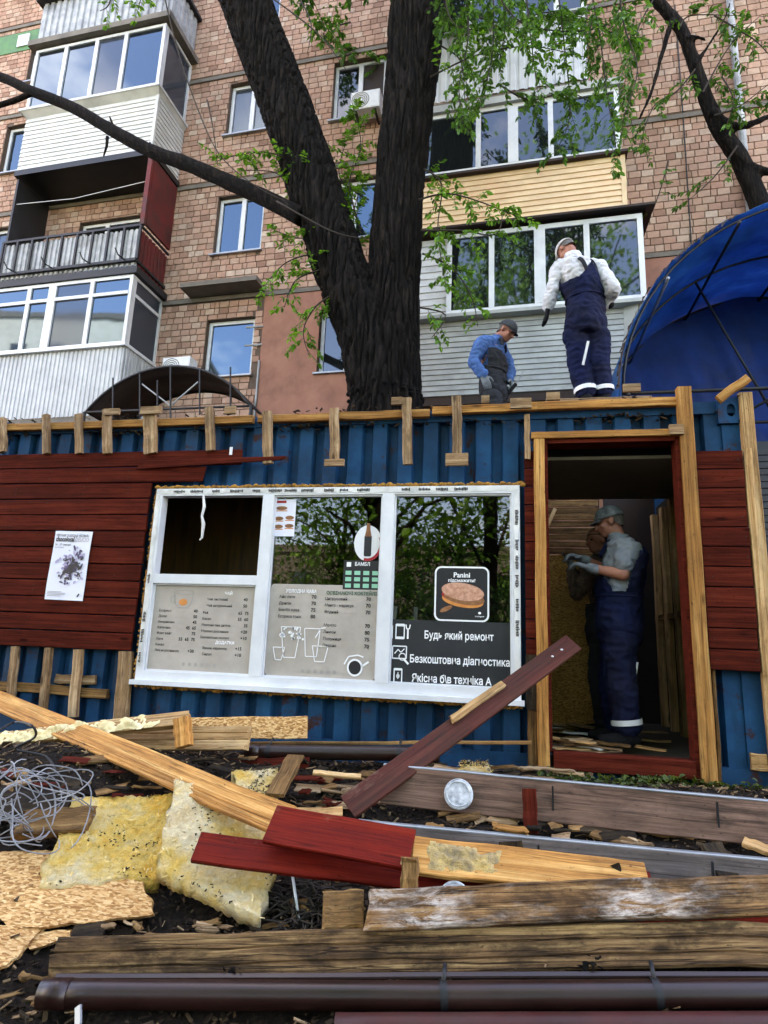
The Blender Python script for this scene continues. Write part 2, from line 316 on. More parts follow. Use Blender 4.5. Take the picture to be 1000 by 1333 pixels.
# ------------------------------------------------------------------ mesh tools
class MB:
    def __init__(s): s.v = []; s.f = []; s.mi = []; s.cur = 0
    def add(s, vs, fs):
        o = len(s.v); s.v += [tuple(p) for p in vs]; s.f += [tuple(i+o for i in f) for f in fs]; s.mi += [s.cur]*len(fs); return s
    def box(s, x0, x1, y0, y1, z0, z1):
        return s.add([(x0, y0, z0), (x1, y0, z0), (x1, y1, z0), (x0, y1, z0), (x0, y0, z1), (x1, y0, z1), (x1, y1, z1), (x0, y1, z1)],
            [(3, 2, 1, 0), (4, 5, 6, 7), (0, 1, 5, 4), (1, 2, 6, 5), (2, 3, 7, 6), (3, 0, 4, 7)])
    def beam(s, a, b, w, t, up=Vector((0, 0, 1))):
        a, b = Vector(a), Vector(b); d = (b-a).normalized(); side = d.cross(up)
        if side.length < 1e-4: side = d.cross(Vector((0, 1, 0)))
        side.normalize(); n = side.cross(d)
        q = [a-side*w/2-n*t/2, a+side*w/2-n*t/2, a+side*w/2+n*t/2, a-side*w/2+n*t/2]
        return s.add(q+[p+(b-a) for p in q], [(3, 2, 1, 0), (4, 5, 6, 7), (0, 1, 5, 4), (1, 2, 6, 5), (2, 3, 7, 6), (3, 0, 4, 7)])
    def tube(s, pts, rad, n=10, cap=True):
        pts = [Vector(p) for p in pts]
        if not hasattr(rad, '__len__'): rad = [rad]*len(pts)
        o = len(s.v); ref = None; vs = []; fs = []
        for i, p in enumerate(pts):
            d = (pts[min(i+1, len(pts)-1)]-pts[max(i-1, 0)]).normalized()
            if ref is None:
                ref = d.cross(Vector((0, 0, 1)) if abs(d.z) < .9 else Vector((1, 0, 0))).normalized()
            ref = (ref-d*ref.dot(d)).normalized(); bi = d.cross(ref)
            for k in range(n):
                a = 2*math.pi*k/n; vs.append(p+(ref*math.cos(a)+bi*math.sin(a))*rad[i])
        for i in range(len(pts)-1):
            for k in range(n):
                k2 = (k+1) % n; fs.append((i*n+k, i*n+k2, (i+1)*n+k2, (i+1)*n+k))
        if cap: fs.append(tuple(range(n))[::-1]); fs.append(tuple((len(pts)-1)*n+k for k in range(n)))
        return s.add(vs, fs)
    def quad(s, *p): return s.add(p, [tuple(range(len(p)))])
    def ell(s, c, r, rot=None, seg=12, ring=8):
        vs = []; fs = []; c = Vector(c)
        for i in range(ring+1):
            th = math.pi*i/ring
            for k in range(seg):
                a = 2*math.pi*k/seg; q = Vector((r[0]*math.sin(th)*math.cos(a), r[1]*math.sin(th)*math.sin(a), r[2]*math.cos(th)))
                if rot is not None: q = rot @ q
                vs.append(c+q)
        for i in range(ring):
            for k in range(seg):
                k2 = (k+1) % seg; fs.append((i*seg+k, (i+1)*seg+k, (i+1)*seg+k2, i*seg+k2))
        return s.add(vs, fs)
    def mesh(s, name, mats, smooth=False):
        me = bpy.data.meshes.new(name); me.from_pydata(s.v, [], s.f)
        for m in (mats if isinstance(mats, (list, tuple)) else [mats]): me.materials.append(MT[m] if isinstance(m, str) else m)
        if len(me.materials) > 1: me.polygons.foreach_set('material_index', s.mi)
        if smooth: me.polygons.foreach_set('use_smooth', [True]*len(me.polygons))
        me.update(); return me
    def build(s, name, mats, parent=None, smooth=False, loc=None, rot=None):
        return obj(name, s.mesh(name, mats, smooth), parent, loc, rot)
def obj(name, me, parent=None, loc=None, rot=None):
    o = bpy.data.objects.new(name, me); COL.objects.link(o)
    if loc is not None: o.location = loc
    if rot is not None: o.rotation_euler = rot
    if parent is not None: o.parent = parent
    return o
def thing(name, label, cat, loc=(0, 0, 0), rot=None, group=None):
    o = obj(name, None, None, loc, rot); return tag(o, label, cat, group)
def tag(o, label=None, cat=None, group=None, kind=None):
    if label: o['label'] = label
    if cat: o['category'] = cat
    if group: o['group'] = group
    if kind: o['kind'] = kind
    return o
def plank_mesh(name, L, w, t, mat, seed=0, warp=.004, ends=.0, ch=.004, seg=6, bow=0, taper=1.0, grooves=()):
    """a sawn board: length along X, width along Y, thickness along Z, with eased edges, a little warp and rough ends"""
    r = random.Random(seed); vs = []; fs = []
    prof = [(-w/2+ch, -t/2), (w/2-ch, -t/2), (w/2, -t/2+ch), (w/2, t/2-ch), (w/2-ch, t/2), (-w/2+ch, t/2), (-w/2, t/2-ch), (-w/2, -t/2+ch)]
    gs = []
    for g in sorted(grooves, reverse=True): gs += [(g*w+.006, t/2), (g*w+.001, t/2-.006), (g*w-.005, t/2)]
    prof = prof[:5]+gs+prof[5:]; n = len(prof)
    for i in range(seg+1):
        u = i/seg; x = -L/2+L*u; dy = r.uniform(-warp, warp); dz = r.uniform(-warp, warp)+bow*(1-(2*u-1)**2); k = 1+(taper-1)*u
        for (y, z) in prof:
            e = r.uniform(0, ends) if i in (0, seg) else 0
            vs.append((x+(e if i == 0 else -e), y*k+dy, z+dz))
    for i in range(seg):
        for k in range(n):
            k2 = (k+1) % n; fs.append((i*n+k, i*n+k2, (i+1)*n+k2, (i+1)*n+k))
    fs.append(tuple(range(n))[::-1]); fs.append(tuple(seg*n+k for k in range(n)))
    b = MB(); b.add(vs, fs); return b.mesh(name, mat)
def orient(o, A, B, up=(0, 0, 1), roll=0):
    """lay a piece whose length is along X from A to B, its Z as near 'up' as that allows"""
    A, B, up = Vector(A), Vector(B), Vector(up); x = (B-A).normalized(); y = up.cross(x)
    if y.length < 1e-4: y = Vector((0, 1, 0)).cross(x)
    y.normalize(); z = x.cross(y)
    m = Matrix((x, y, z)).transposed().to_4x4() @ Matrix.Rotation(roll, 4, 'X'); m.translation = (A+B)/2
    o.matrix_basis = m; return o
_seed = [0]
def plank(name, A, B, w, t, mat, parent=None, up=(0, 0, 1), roll=0, **kw):
    _seed[0] += 1
    me = plank_mesh(name, (Vector(B)-Vector(A)).length, w, t, mat, seed=_seed[0], **kw)
    return orient(obj(name, me, parent), A, B, up, roll)
def remesh(b, voxel, name, mats, parent=None, smooth_it=6, fn=None, keep=None, disp=None, matfn=None):
    """fuse overlapping solids into one continuous surface"""
    me = b.mesh('tmp', mats); o = bpy.data.objects.new('tmp', me); COL.objects.link(o)
    m = o.modifiers.new('r', 'REMESH'); m.mode = 'VOXEL'; m.voxel_size = voxel; m.use_smooth_shade = True
    if smooth_it:
        s = o.modifiers.new('s', 'SMOOTH'); s.iterations = smooth_it; s.factor = .5
    dg = bpy.context.evaluated_depsgraph_get(); me2 = bpy.data.meshes.new_from_object(o.evaluated_get(dg))
    bpy.data.objects.remove(o); bpy.data.meshes.remove(me)
    if disp or keep:
        bm = bmesh.new(); bm.from_mesh(me2); bm.normal_update()
        if keep: bmesh.ops.delete(bm, geom=[f for f in bm.faces if not keep(f.calc_center_median())], context='FACES')
        if disp:
            mv = [(v, v.normal*disp(v.co, v.normal)) for v in bm.verts]
            for v, d in mv: v.co += d
        bm.to_mesh(me2); bm.free()
    me2.materials.clear()
    for k in (mats if isinstance(mats, (list, tuple)) else [mats]): me2.materials.append(MT[k])
    me2.polygons.foreach_set('use_smooth', [True]*len(me2.polygons))
    if matfn:
        me2.polygons.foreach_set('material_index', [matfn(p.center) for p in me2.polygons])
    me2.name = name; return obj(name, me2, parent)
def text_into(b, s, x, z, size, y=0.0, bold=0.0, align='LEFT', maxw=None):
    """flat lettering into a mesh builder, in the XZ plane, facing -Y"""
    c = bpy.data.curves.new('t', 'FONT'); c.body = s; c.size = size; c.align_x = align; c.resolution_u = 2; c.offset = bold*size; c.fill_mode = 'FRONT'
    o = bpy.data.objects.new('t', c); COL.objects.link(o)
    dg = bpy.context.evaluated_depsgraph_get(); me = bpy.data.meshes.new_from_object(o.evaluated_get(dg))
    vs = [v.co.copy() for v in me.vertices]; k = 1.0
    if maxw and vs:
        wd = max(v.x for v in vs)-min(v.x for v in vs)
        if wd > maxw: k = maxw/wd
    b.add([(x+v.x*k, y, z+v.y) for v in vs], [tuple(p.vertices) for p in me.polygons])
    bpy.data.objects.remove(o); bpy.data.curves.remove(c); bpy.data.meshes.remove(me)
def disc(b, x, z, rx, rz, y=0, n=20, rot=0):
    c, s_ = math.cos(rot), math.sin(rot); pts = []
    for i in range(n):
        a = 2*math.pi*i/n; u, v = rx*math.cos(a), rz*math.sin(a); pts.append((x+u*c-v*s_, y, z+u*s_+v*c))
    b.quad(*pts)
def rect(b, x0, x1, z0, z1, y=0): b.quad((x0, y, z0), (x1, y, z0), (x1, y, z1), (x0, y, z1))
def rrect(b, x0, x1, z0, z1, r, y=0):
    pts = []
    for cx, cz, a0 in ((x1-r, z0+r, -90), (x1-r, z1-r, 0), (x0+r, z1-r, 90), (x0+r, z0+r, 180)):
        for k in range(5):
            a = R(a0+k*22.5); pts.append((cx+r*math.cos(a), y, cz+r*math.sin(a)))
    b.quad(*pts)
def stroke(b, pts, w, y=0):
    for (x0, z0), (x1, z1) in zip(pts, pts[1:]):
        d = Vector((x1-x0, z1-z0)); n = Vector((-d.y, d.x)).normalized()*w/2
        b.quad((x0-n.x, y, z0-n.y), (x1-n.x, y, z1-n.y), (x1+n.x, y, z1+n.y), (x0+n.x, y, z0+n.y))
# ================================================================== THE SETTING: ground
def axis(lo, hi, flo, fhi, fine):
    xs = []; x = flo
    while x < fhi: xs.append(x); x += fine
    s = fine; x = fhi
    while x < hi: xs.append(x); s *= 1.35; x += s
    xs.append(hi); s = fine; x = flo
    while x > lo: s *= 1.35; x -= s; xs.append(max(x, lo))
    return sorted(set(round(v, 4) for v in xs))
def ground_z(x, y):
    near = 1.0 if (-6 < x < 5 and -5 < y < .6) else 0.0
    return gz(x, y)+near*(.035*noise.noise(Vector((x*2.3, y*2.3, 0)))+.022*noise.noise(Vector((x*8, y*8, 3)))+.012*noise.noise(Vector((x*19, y*19, 5))))-.012
xs = axis(-220, 220, -4.8, 3.2, .045); ys = axis(-220, 220, -4.4, .2, .045)
b = MB(); b.v = [(x, y, ground_z(x, y)) for y in ys for x in xs]; nx = len(xs)
b.f = [(j*nx+i, j*nx+i+1, (j+1)*nx+i+1, (j+1)*nx+i) for j in range(len(ys)-1) for i in range(nx-1)]; b.mi = [0]*len(b.f)
tag(b.build('ground', 'soil', smooth=True), kind='structure')

# ================================================================== THE APARTMENT BLOCK
BLD = thing('apartment_building', 'brown tile-brick apartment block with two stacks of closed-in balconies', 'building', BO, (0, 0, BYAW))
A0, A1, ZT = -24.0, 14.0, 17.6
WIN = [(-6.50, -5.45, 11.69, 13.10, 'two', 'pane_curtain'), (-6.50, -5.40, 8.72, 10.15, 'two', 'pane'), (-6.46, -5.38, 5.92, 7.21, 'one', 'pane'),
       (-12.60, -11.75, 11.66, 13.07, 'one', 'pane'), (-12.5, -11.55, 8.75, 10.15, 'two', 'pane_curtain'), (-4.02, -2.85, 11.62, 13.15, 'half', 'pane_dark'),
       (-4.0, -2.9, 8.72, 10.15, 'two', 'pane'), (-3.98, -2.9, 5.85, 7.20, 'two', 'pane_dark'), (-9.98, -8.40, 7.95, 9.98, 'door', 'pane_dark'),
       (-9.9, -8.5, 10.95, 12.9, 'door', 'pane_dark'), (-12.3, -11.7, 14.3, 15.6, 'one', 'pane_dark'), (-6.5, -5.45, 14.6, 16.0, 'two', 'pane')]
xc = sorted(set([A0, A1]+[w[0] for w in WIN]+[w[1] for w in WIN])); zc = sorted(set([-1, ZT]+[w[2] for w in WIN]+[w[3] for w in WIN]))
b = MB()
for i in range(len(xc)-1):
    for j in range(len(zc)-1):
        mx_, mz_ = (xc[i]+xc[i+1])/2, (zc[j]+zc[j+1])/2
        if any(w[0] < mx_ < w[1] and w[2] < mz_ < w[3] for w in WIN): continue
        b.quad((xc[i], 0, zc[j]), (xc[i+1], 0, zc[j]), (xc[i+1], 0, zc[j+1]), (xc[i], 0, zc[j+1]))
for (a0, a1, z0, z1, *_k) in WIN:
    D_ = .2
    for q in (((a0, 0, z0), (a0, 0, z1), (a0, D_, z1), (a0, D_, z0)), ((a1, 0, z1), (a1, 0, z0), (a1, D_, z0), (a1, D_, z1)), ((a0, 0, z1), (a1, 0, z1), (a1, D_, z1), (a0, D_, z1)), ((a1, 0, z0), (a0, 0, z0), (a0, D_, z0), (a1, D_, z0)), ((a0, D_, z0), (a1, D_, z0), (a1, D_, z1), (a0, D_, z1))): b.quad(*q)
b.add([(A0, 12, -1), (A1, 12, -1), (A1, 12, ZT), (A0, 12, ZT), (A0, .0, -1), (A0, .0, ZT), (A1, .0, -1), (A1, .0, ZT)], [(0, 1, 2, 3), (4, 0, 3, 5), (1, 6, 7, 2), (5, 3, 2, 7)])
b.build('wall', 'grout', BLD)
b = MB(); b.box(A0-.3, A1+.3, -.35, 12.3, ZT, ZT+.4); b.build('roof', 'concrete', BLD)
# pink rendered ground-floor band
PL0, PLZ = -5.19, 7.62
b = MB(); cuts = sorted([PL0, -3.98, -2.9, A1-.02]); zs = [-.9, 5.85, 7.20, PLZ]
for i in range(3):
    for j in range(3):
        if i == 1 and j == 1: continue
        x0, x1, z0, z1 = cuts[i], cuts[i+1], zs[j], zs[j+1]
        b.quad((x0, -.03, z0), (x1, -.03, z0), (x1, -.03, z1), (x0, -.03, z1))
b.quad((PL0, -.03, -.9), (PL0, -.03, PLZ), (PL0, 0, PLZ), (PL0, 0, -.9)); b.quad((PL0, -.03, PLZ), (A1-.02, -.03, PLZ), (A1-.02, 0, PLZ), (PL0, 0, PLZ))
for q in (((-3.98, -.03, 5.85), (-3.98, -.03, 7.2), (-3.98, .1, 7.2), (-3.98, .1, 5.85)), ((-2.9, -.03, 7.2), (-2.9, -.03, 5.85), (-2.9, .1, 5.85), (-2.9, .1, 7.2))): b.quad(*q)
b.build('plaster_band', 'plaster', BLD)
# facing tiles: the 300 that show largest are pieces of their own
BW, BH = .215, .142
def brick_mesh(w, h, name='brick'):
    m = MB(); g = .0055; d = .014; c = .004
    x0, x1, z0, z1 = g, w-g, g, h-g
    m.add([(x0, 0, z0), (x1, 0, z0), (x1, 0, z1), (x0, 0, z1), (x0+c, -d, z0+c), (x1-c, -d, z0+c), (x1-c, -d, z1-c), (x0+c, -d, z1-c)],
          [(4, 5, 6, 7), (0, 1, 5, 4), (1, 2, 6, 5), (2, 3, 7, 6), (3, 0, 4, 7)]); return m
BWS = {0: BW, 1: BW*.72, 2: BW*.5}; BM = {k: brick_mesh(w, BH) for k, w in BWS.items()}
me_b = {k: v.mesh('brick', 'brick') for k, v in BM.items()}
LEDGE = [4.86, 7.68, 10.48, 13.32, 16.15]
VIS = [(FB(806, 30)[0], FB(806, 330)[1]+.1, 3.9, 10.4), (-7.4, 5.0, -6.55, 10.3), (-5.38, 7.8, -4.7, 10.3)]
cand = []; cut = []; row = 0; z = 4.2
while z < ZT-.2:
    a = -14.6-(BW/2 if row % 2 else 0)
    r_ = random.Random(row)
    while a < 5.4:
        q_ = r_.random(); half = 2 if q_ < .10 else (1 if q_ < .24 else 0); w = BWS[half]
        bad = any(w_[0]-w+.01 < a < w_[1]-.01 and w_[2]-BH+.02 < z < w_[3]-.02 for w_ in WIN)
        bad = bad or (a+w > PL0 and z < PLZ) or any(abs(z+BH/2-l) < BH*.62 for l in LEDGE)
        inpl = (a+w > PL0 and z < PLZ) or any(abs(z+BH/2-l) < BH*.62 for l in LEDGE)
        if not bad: cand.append((a, z, half))
        elif not inpl:
            for w_ in WIN:
                if w_[0]-w < a < w_[1] and w_[2]-BH < z < w_[3]:
                    x0, x1, q0, q1 = a, a+w, z, z+BH
                    if x0 < w_[0]-.03: x1 = min(x1, w_[0])
                    elif x1 > w_[1]+.03: x0 = max(x0, w_[1])
                    elif q0 < w_[2]-.03: q1 = w_[2]
                    elif q1 > w_[3]+.03: q0 = w_[3]
                    else: break
                    cut.append((x0, x1, q0, q1)); break
        a += w
    z += BH; row += 1
def nearness(c):
    a, z, h = c; p = BO+BE*a
    ok = (a > 1.72 and z > 7.6 and a < 4.2 and z < 10.5) or (-7.3 < a < -5.2 and 5.4 < z < 8.6)
    return ((p-CAM).length_squared+(z-CAM.z)**2)*(1 if ok else 9)
cand.sort(key=nearness)
for (a, z, h) in cand[:300]:
    obj('brick', me_b[h], BLD, (a, -rnd.uniform(0, .004), z), (0, rnd.uniform(-.012, .012), 0))
b = MB()
for (a, z, h) in cand[300:]:
    src = BM[h]; dy = -rnd.uniform(0, .004)
    b.add([(x+a, y+dy if y else 0, zz+z) for (x, y, zz) in src.v], src.f)
for (x0, x1, q0, q1) in cut:
    s_ = brick_mesh(x1-x0, q1-q0); b.add([(x+x0, y, z_+q0) for (x, y, z_) in s_.v], s_.f)
tag(b.build('facing_tiles', 'brick', BLD), kind='stuff')
for l in LEDGE:
    b = MB(); b.box(A0, A1, -.05, 0, l-.05, l+.04); b.build('floor_ledge', 'concrete', BLD)
b = MB(); b.box(-6.9, -5.2, -.45, -.02, 7.74, 7.84); b.build('window_canopy', 'concrete', BLD)
b = MB(); b.box(-14.6, -11.0, -.035, -.002, 15.35, 15.95); b.build('green_tile_band', 'green_tile', BLD)
b = MB(); b.box(-12.75, -12.4, -.06, -.034, 15.48, 15.84); b.build('vent', 'pvc_far', BLD)
def frame_into(b, a0, a1, z0, z1, y, t=.07, d=.06):
    b.box(a0, a0+t, y, y+d, z0, z1); b.box(a1-t, a1, y, y+d, z0, z1); b.box(a0+t, a1-t, y, y+d, z0, z0+t); b.box(a0+t, a1-t, y, y+d, z1-t, z1)
for (a0, a1, z0, z1, kind, pm) in WIN:
    b = MB(); frame_into(b, a0+.005, a1-.005, z0+.005, z1-.005, .10)
    mids = {'two': [.52], 'one': [], 'half': [.5], 'door': [.42]}[kind]
    ms = [a0+(a1-a0)*k for k in mids]
    for m_ in ms: b.box(m_-.05, m_+.05, .095, .165, z0+.076, z1-.076)
    if kind == 'door': b.box(ms[0]+.051, a1-.076, .097, .16, z0+.9, z0+.98)
    w = b.build('window', 'pvc_far', BLD)
    ed = [a0+.07]+ms+[a1-.07]
    for i in range(len(ed)-1):
        p = MB(); x0, x1 = ed[i]+(.045 if i else 0), ed[i+1]-(.045 if i < len(ed)-2 else 0)
        p.quad((x0, .135, z0+.07), (x1, .135, z0+.07), (x1, .135, z1-.07), (x0, .135, z1-.07))
        p.quad((x0, .145, z0+.07), (x1, .145, z0+.07), (x1, .145, z1-.07), (x0, .145, z1-.07))
        p.build('pane', pm if not (kind == 'half' and i) else 'rust', w)
    if kind != 'door':
        s_ = MB(); s_.box(a0-.05, a1+.05, -.09, .10, z0-.03, z0+.003); s_.build('sill', 'steel', w)
# ---------------- balconies
def siding(par, a0, a1, z0, z1, y, mat, n, horiz=True, name='siding_plank'):
    """lapped boards: each leans out over the one below"""
    h = (z1-z0)/n
    me = MB(); me.add([(0, 0, 0), (a1-a0, 0, 0), (a1-a0, -.022, .006), (0, -.022, .006), (0, -.004, h), (a1-a0, -.004, h), (a1-a0, .01, h), (0, .01, h)],
                      [(3, 2, 5, 4), (0, 1, 2, 3), (4, 5, 6, 7), (0, 3, 4, 7), (1, 6, 5, 2), (0, 7, 6, 1)])
    m = me.mesh(name, mat)
    for k in range(n): obj(name, m, par, (a0, y, z0+k*h))
def side_siding(par, a, y0, y1, z0, z1, mat, n, name='siding_plank'):
    h = (z1-z0)/n; L = y1-y0
    me = MB(); me.add([(0, 0, 0), (0, L, 0), (.022, L, .006), (.022, 0, .006), (.004, 0, h), (.004, L, h), (-.01, L, h), (-.01, 0, h)],
                      [(3, 2, 5, 4), (0, 1, 2, 3), (4, 5, 6, 7), (0, 3, 4, 7), (1, 6, 5, 2), (0, 7, 6, 1)])
    m = me.mesh(name, mat)
    for k in range(n): obj(name, m, par, (a, y0, z0+k*h))
def corrugated(a0, a1, z0, z1, y, pitch=.09, dep=.018, side=None):
    b = MB(); x = a0; pts = []
    while x < a1-1e-6:
        for (u, d) in ((0, 0), (.3, 0), (.4, -dep), (.9, -dep)):
            if x+u*pitch < a1: pts.append((x+u*pitch, d))
        x += pitch
    pts.append((a1, 0))
    for (p, d), (q, e) in zip(pts, pts[1:]):
        if side is None: b.quad((p, y+d, z0), (q, y+e, z0), (q, y+e, z1), (p, y+d, z1))
        else: b.quad((side-d, p, z0), (side-e, q, z0), (side-e, q, z1), (side-d, p, z1))
    return b
def glazing(par, a0, a1, z0, z1, y, cuts, panes, t=.07, transom=None, mat='pvc_far', wide=()):
    b = MB(); frame_into(b, a0, a1, z0, z1, y, t, .07)
    for i, c in enumerate(cuts):
        k = .09 if i in wide else .045
        b.box(c-k, c+k, y-.004, y+.066, z0+t+.001, z1-t-.001)
    if transom: b.box(a0+t+.001, a1-t-.001, y-.008, y+.05, transom-.035, transom+.035)
    b.build('window_frame', mat, par)
    ed = [a0]+list(cuts)+[a1]; zz = [z0, transom, z1] if transom else [z0, z1]
    for i in range(len(ed)-1):
        for j in range(len(zz)-1):
            p = MB(); x0, x1, q0, q1 = ed[i]+.03, ed[i+1]-.03, zz[j]+.03, zz[j+1]-.03
            tl = rnd.uniform(-.004, .004)
            p.box(x0, x1, y+.030+tl*0, y+.042, q0, q1); p.build('pane', panes[i % len(panes)], par)
def side_glazing(par, a, y0, y1, z0, z1, pm, transom=None, t=.06, mat='pvc_far'):
    b = MB(); b.box(a-.06, a, y0, y0+t, z0, z1); b.box(a-.06, a, y1-t, y1, z0, z1); b.box(a-.06, a, y0+t, y1-t, z0, z0+t); b.box(a-.06, a, y0+t, y1-t, z1-t, z1)
    if transom: b.box(a-.055, a-.004, y0+t, y1-t, transom-.035, transom+.035)
    b.build('window_frame', mat, par)
    p = MB(); p.box(a-.042, a-.03, y0+.03, y1-.03, z0+.03, z1-.03); p.build('pane', pm, par)
LA0, LA1 = -10.9, -7.55
def slab(z, a0=LA0, a1=LA1, d=1.0, t=.12, mat='concrete', name='balcony', label=None):
    b = MB(); b.box(a0, a1, -d, .0, z-t, z); o = b.build(name, mat, BLD)
    if label: o['label'] = label
    return o
# left stack, from the ground up
B4 = slab(4.82, label='glazed balcony clad in pale corrugated steel')
corrugated(LA0, LA1, 4.82, 6.2, -1.0, .10).build('corrugated_panel', 'corr_grey', B4)
corrugated(-.985, -.02, 4.82, 6.2, 0, .10, side=LA1).build('corrugated_panel', 'corr_grey', B4)
glazing(B4, LA0, LA1, 6.24, 7.74, -1.04, [FB(37, 400, 1)[0], FB(67, 400, 1)[0], FB(118, 400, 1)[0]], ['pane', 'pane', 'pane_curtain', 'pane'], transom=7.36, wide=(1,))
side_glazing(B4, LA1, -.965, -.02, 6.24, 7.74, 'pane_curtain', 7.36)
b = MB(); b.box(LA0-.03, LA1+.05, -1.09, -.97, 6.2, 6.24); b.box(LA1-.03, LA1+.05, -.968, -.02, 6.2, 6.24); b.build('sill', 'pvc_far', B4)
B3 = slab(7.90, LA0-.08, LA1+.08, 1.08, .15, 'black_iron', label='open balcony with black iron railing and red side screen')
b = MB(); b.box(LA0, LA1, -1.03, -.99, 8.84, 8.89); b.box(LA0, LA1, -1.06, -1.0, 8.04, 8.10); b.box(LA1-.03, LA1+.01, -.985, -.02, 8.84, 8.88); b.box(LA1-.03, LA1+.01, -.985, -.02, 8.04, 8.1); b.build('rail', 'black_iron', B3)
k = 0; a = LA0+.02
pm_ = MB(); pm_.box(-.022, .022, -1.035, -1.002, 8.1, 8.84); mm = pm_.mesh('railing_bar', 'black_iron')
while a < LA1: obj('railing_bar', mm, B3, (a, 0, 0)); a += .37
corrugated(LA0+.05, LA1-.03, 7.98, 8.8, -.965, .12, .03).build('corrugated_panel', 'corr_dark', B3)
corrugated(-.94, -.02, 7.98, 8.8, 0, .12, .03, side=LA1-.05).build('corrugated_panel', 'red_iron', B3)
for a in (LA0+.5, LA0+1.4, LA0+2.3, LA0+3.1):
    b = MB(); b.tube([(a, -1.06, 8.08), (a+.04, -1.3, 8.02), (a+.02, -1.38, 8.12)], .014, 6); b.build('planter_hook', 'black_iron', B3)
b = MB(); b.box(LA1-.02, LA1+.03, -.9, -.05, 8.95, 10.5); b.box(LA1-.06, LA1+.04, -1.0, -.93, 8.9, 10.5); b.build('side_screen', 'red_iron', B3)['label'] = 'peeling red side screen'
b = MB(); b.box(LA0-.02, LA0+.03, -.95, -.05, 8.0, 10.5); b.build('side_screen', 'black_iron', B3)
b = MB(); b.tube([(LA0, -.9, 9.9), (-9.4, -.9, 9.83), (LA1, -.9, 10.0)], .008, 5); b.build('clothes_line', 'white_plastic', B3)
B2 = slab(10.66, LA0-.05, LA1+.05, 1.02, .13, 'dark_steel', label='closed balcony with white lapped siding below its windows')
siding(B2, LA0, LA1-.05, 10.66, 12.0, -1.0, 'sid_white', 12)
side_siding(B2, LA1-.01, -.97, -.02, 10.66, 12.0, 'sid_white', 12)
b = MB(); b.box(LA1-.05, LA1+.012, -1.026, -.97, 10.66, 12.0); b.build('corner_trim', 'sid_white', B2)
b = MB(); b.box(LA0-.1, LA1+.08, -1.16, -.0, 12.1, 12.16); b.add([(LA0, -1.0, 12.0), (LA1, -1.0, 12.0), (LA1+.06, -1.14, 12.1), (LA0-.06, -1.14, 12.1), (LA1, -.02, 12.0), (LA1+.06, -.02, 12.1)], [(0, 1, 2, 3), (1, 4, 5, 2)]); b.build('sill', 'sid_white', B2)
c2 = [FB(80, 95, 1.1)[0], FB(120, 90, 1.1)[0], FB(158, 85, 1.1)[0]]
glazing(B2, LA0, LA1, 12.16, 13.8, -1.08, c2, ['pane', 'pane', 'pane_curtain', 'pane'])
side_glazing(B2, LA1, -1.005, -.02, 12.16, 13.8, 'pane_curtain')
B1 = slab(13.98, LA0-.15, LA1+.15, 1.2, .14, 'concrete', label='topmost balcony with weathered corrugated parapet')
corrugated(LA0, LA1, 14.0, 15.05, -1.1, .17, .035).build('corrugated_panel', 'corr_dark', B1)
corrugated(-1.08, -.02, 14.0, 15.05, 0, .17, .035, side=LA1).build('corrugated_panel', 'corr_dark', B1)
b = MB(); b.box(LA0-.1, LA1+.12, -1.24, -.0, 15.06, 15.14); b.build('sill', 'black_iron', B1)
glazing(B1, LA0+.4, LA1, 15.14, 16.6, -1.0, [-9.4, -8.5], ['pane'])
# right stack
RB2 = slab(4.82, -1.9, 1.5, 1.0, .15, 'rust', label='lowest right-hand balcony with grey lapped siding and four-light window')
siding(RB2, -1.9, 1.5, 4.82, 6.16, -1.0, 'sid_grey', 14)
b = MB(); b.add([(1.5, -1.0, 4.82), (1.5, 0, 4.82), (1.5, 0, 5.5), (1.86, 0, 6.16), (1.86, -1.12, 6.16), (1.5, -1.0, 5.55)], [(0, 1, 2, 3, 4, 5)]); b.add([(1.5, -1.0, 5.5), (1.86, -1.14, 6.16), (1.5, -1.02, 6.16)], [(0, 1, 2)]); b.build('side_cheek', 'sid_grey', RB2)
b = MB(); b.box(-1.95, 1.9, -1.18, 0, 6.16, 6.22); b.build('sill', 'sid_grey', RB2)
c = [FB(x, 345, 1.12)[0] for x in (640, 703, 765)]
siding(RB2, -1.9, -1.32, 6.22, 7.75, -1.02, 'sid_white', 12)
glazing(RB2, -1.32, 1.84, 6.22, 7.75, -1.12, c, ['pane_dark'], t=.085, wide=(1,), mat='pvc_far')
side_glazing(RB2, 1.84, -1.045, -.02, 6.22, 7.75, 'pane_dark')
b = MB(); b.add([(-2.0, -1.25, 7.80), (2.02, -1.25, 7.80), (2.02, 0, 7.95), (-2.0, 0, 7.95), (-2.0, -1.25, 7.84), (2.02, -1.25, 7.84), (2.02, 0, 7.99), (-2.0, 0, 7.99)], [(0, 1, 2, 3), (7, 6, 5, 4), (0, 4, 5, 1), (1, 5, 6, 2), (3, 2, 6, 7), (0, 3, 7, 4)]); b.build('canopy', 'rust', RB2)
b = MB(); b.add([(1.9, -1.15, 7.80), (1.93, -.02, 7.93), (1.93, -.02, 7.2)], [(0, 1, 2)]); b.build('canopy_cheek', 'red_iron', RB2)
RB1 = slab(8.06, -1.9, 1.66, .9, .12, 'concrete', label='right-hand balcony with cream lapped siding')
siding(RB1, -1.9, 1.58, 8.06, 9.06, -.9, 'sid_yellow', 9)
b = MB(); b.box(1.58, 1.66, -.925, -.02, 8.06, 9.06); b.build('corner_trim', 'sid_yellow', RB1)
b = MB(); b.box(-1.95, 1.7, -1.0, 0, 9.06, 9.11); b.build('sill', 'rust', RB1)
c = [FB(x, 170, .92)[0] for x in (623, 668, 717)]
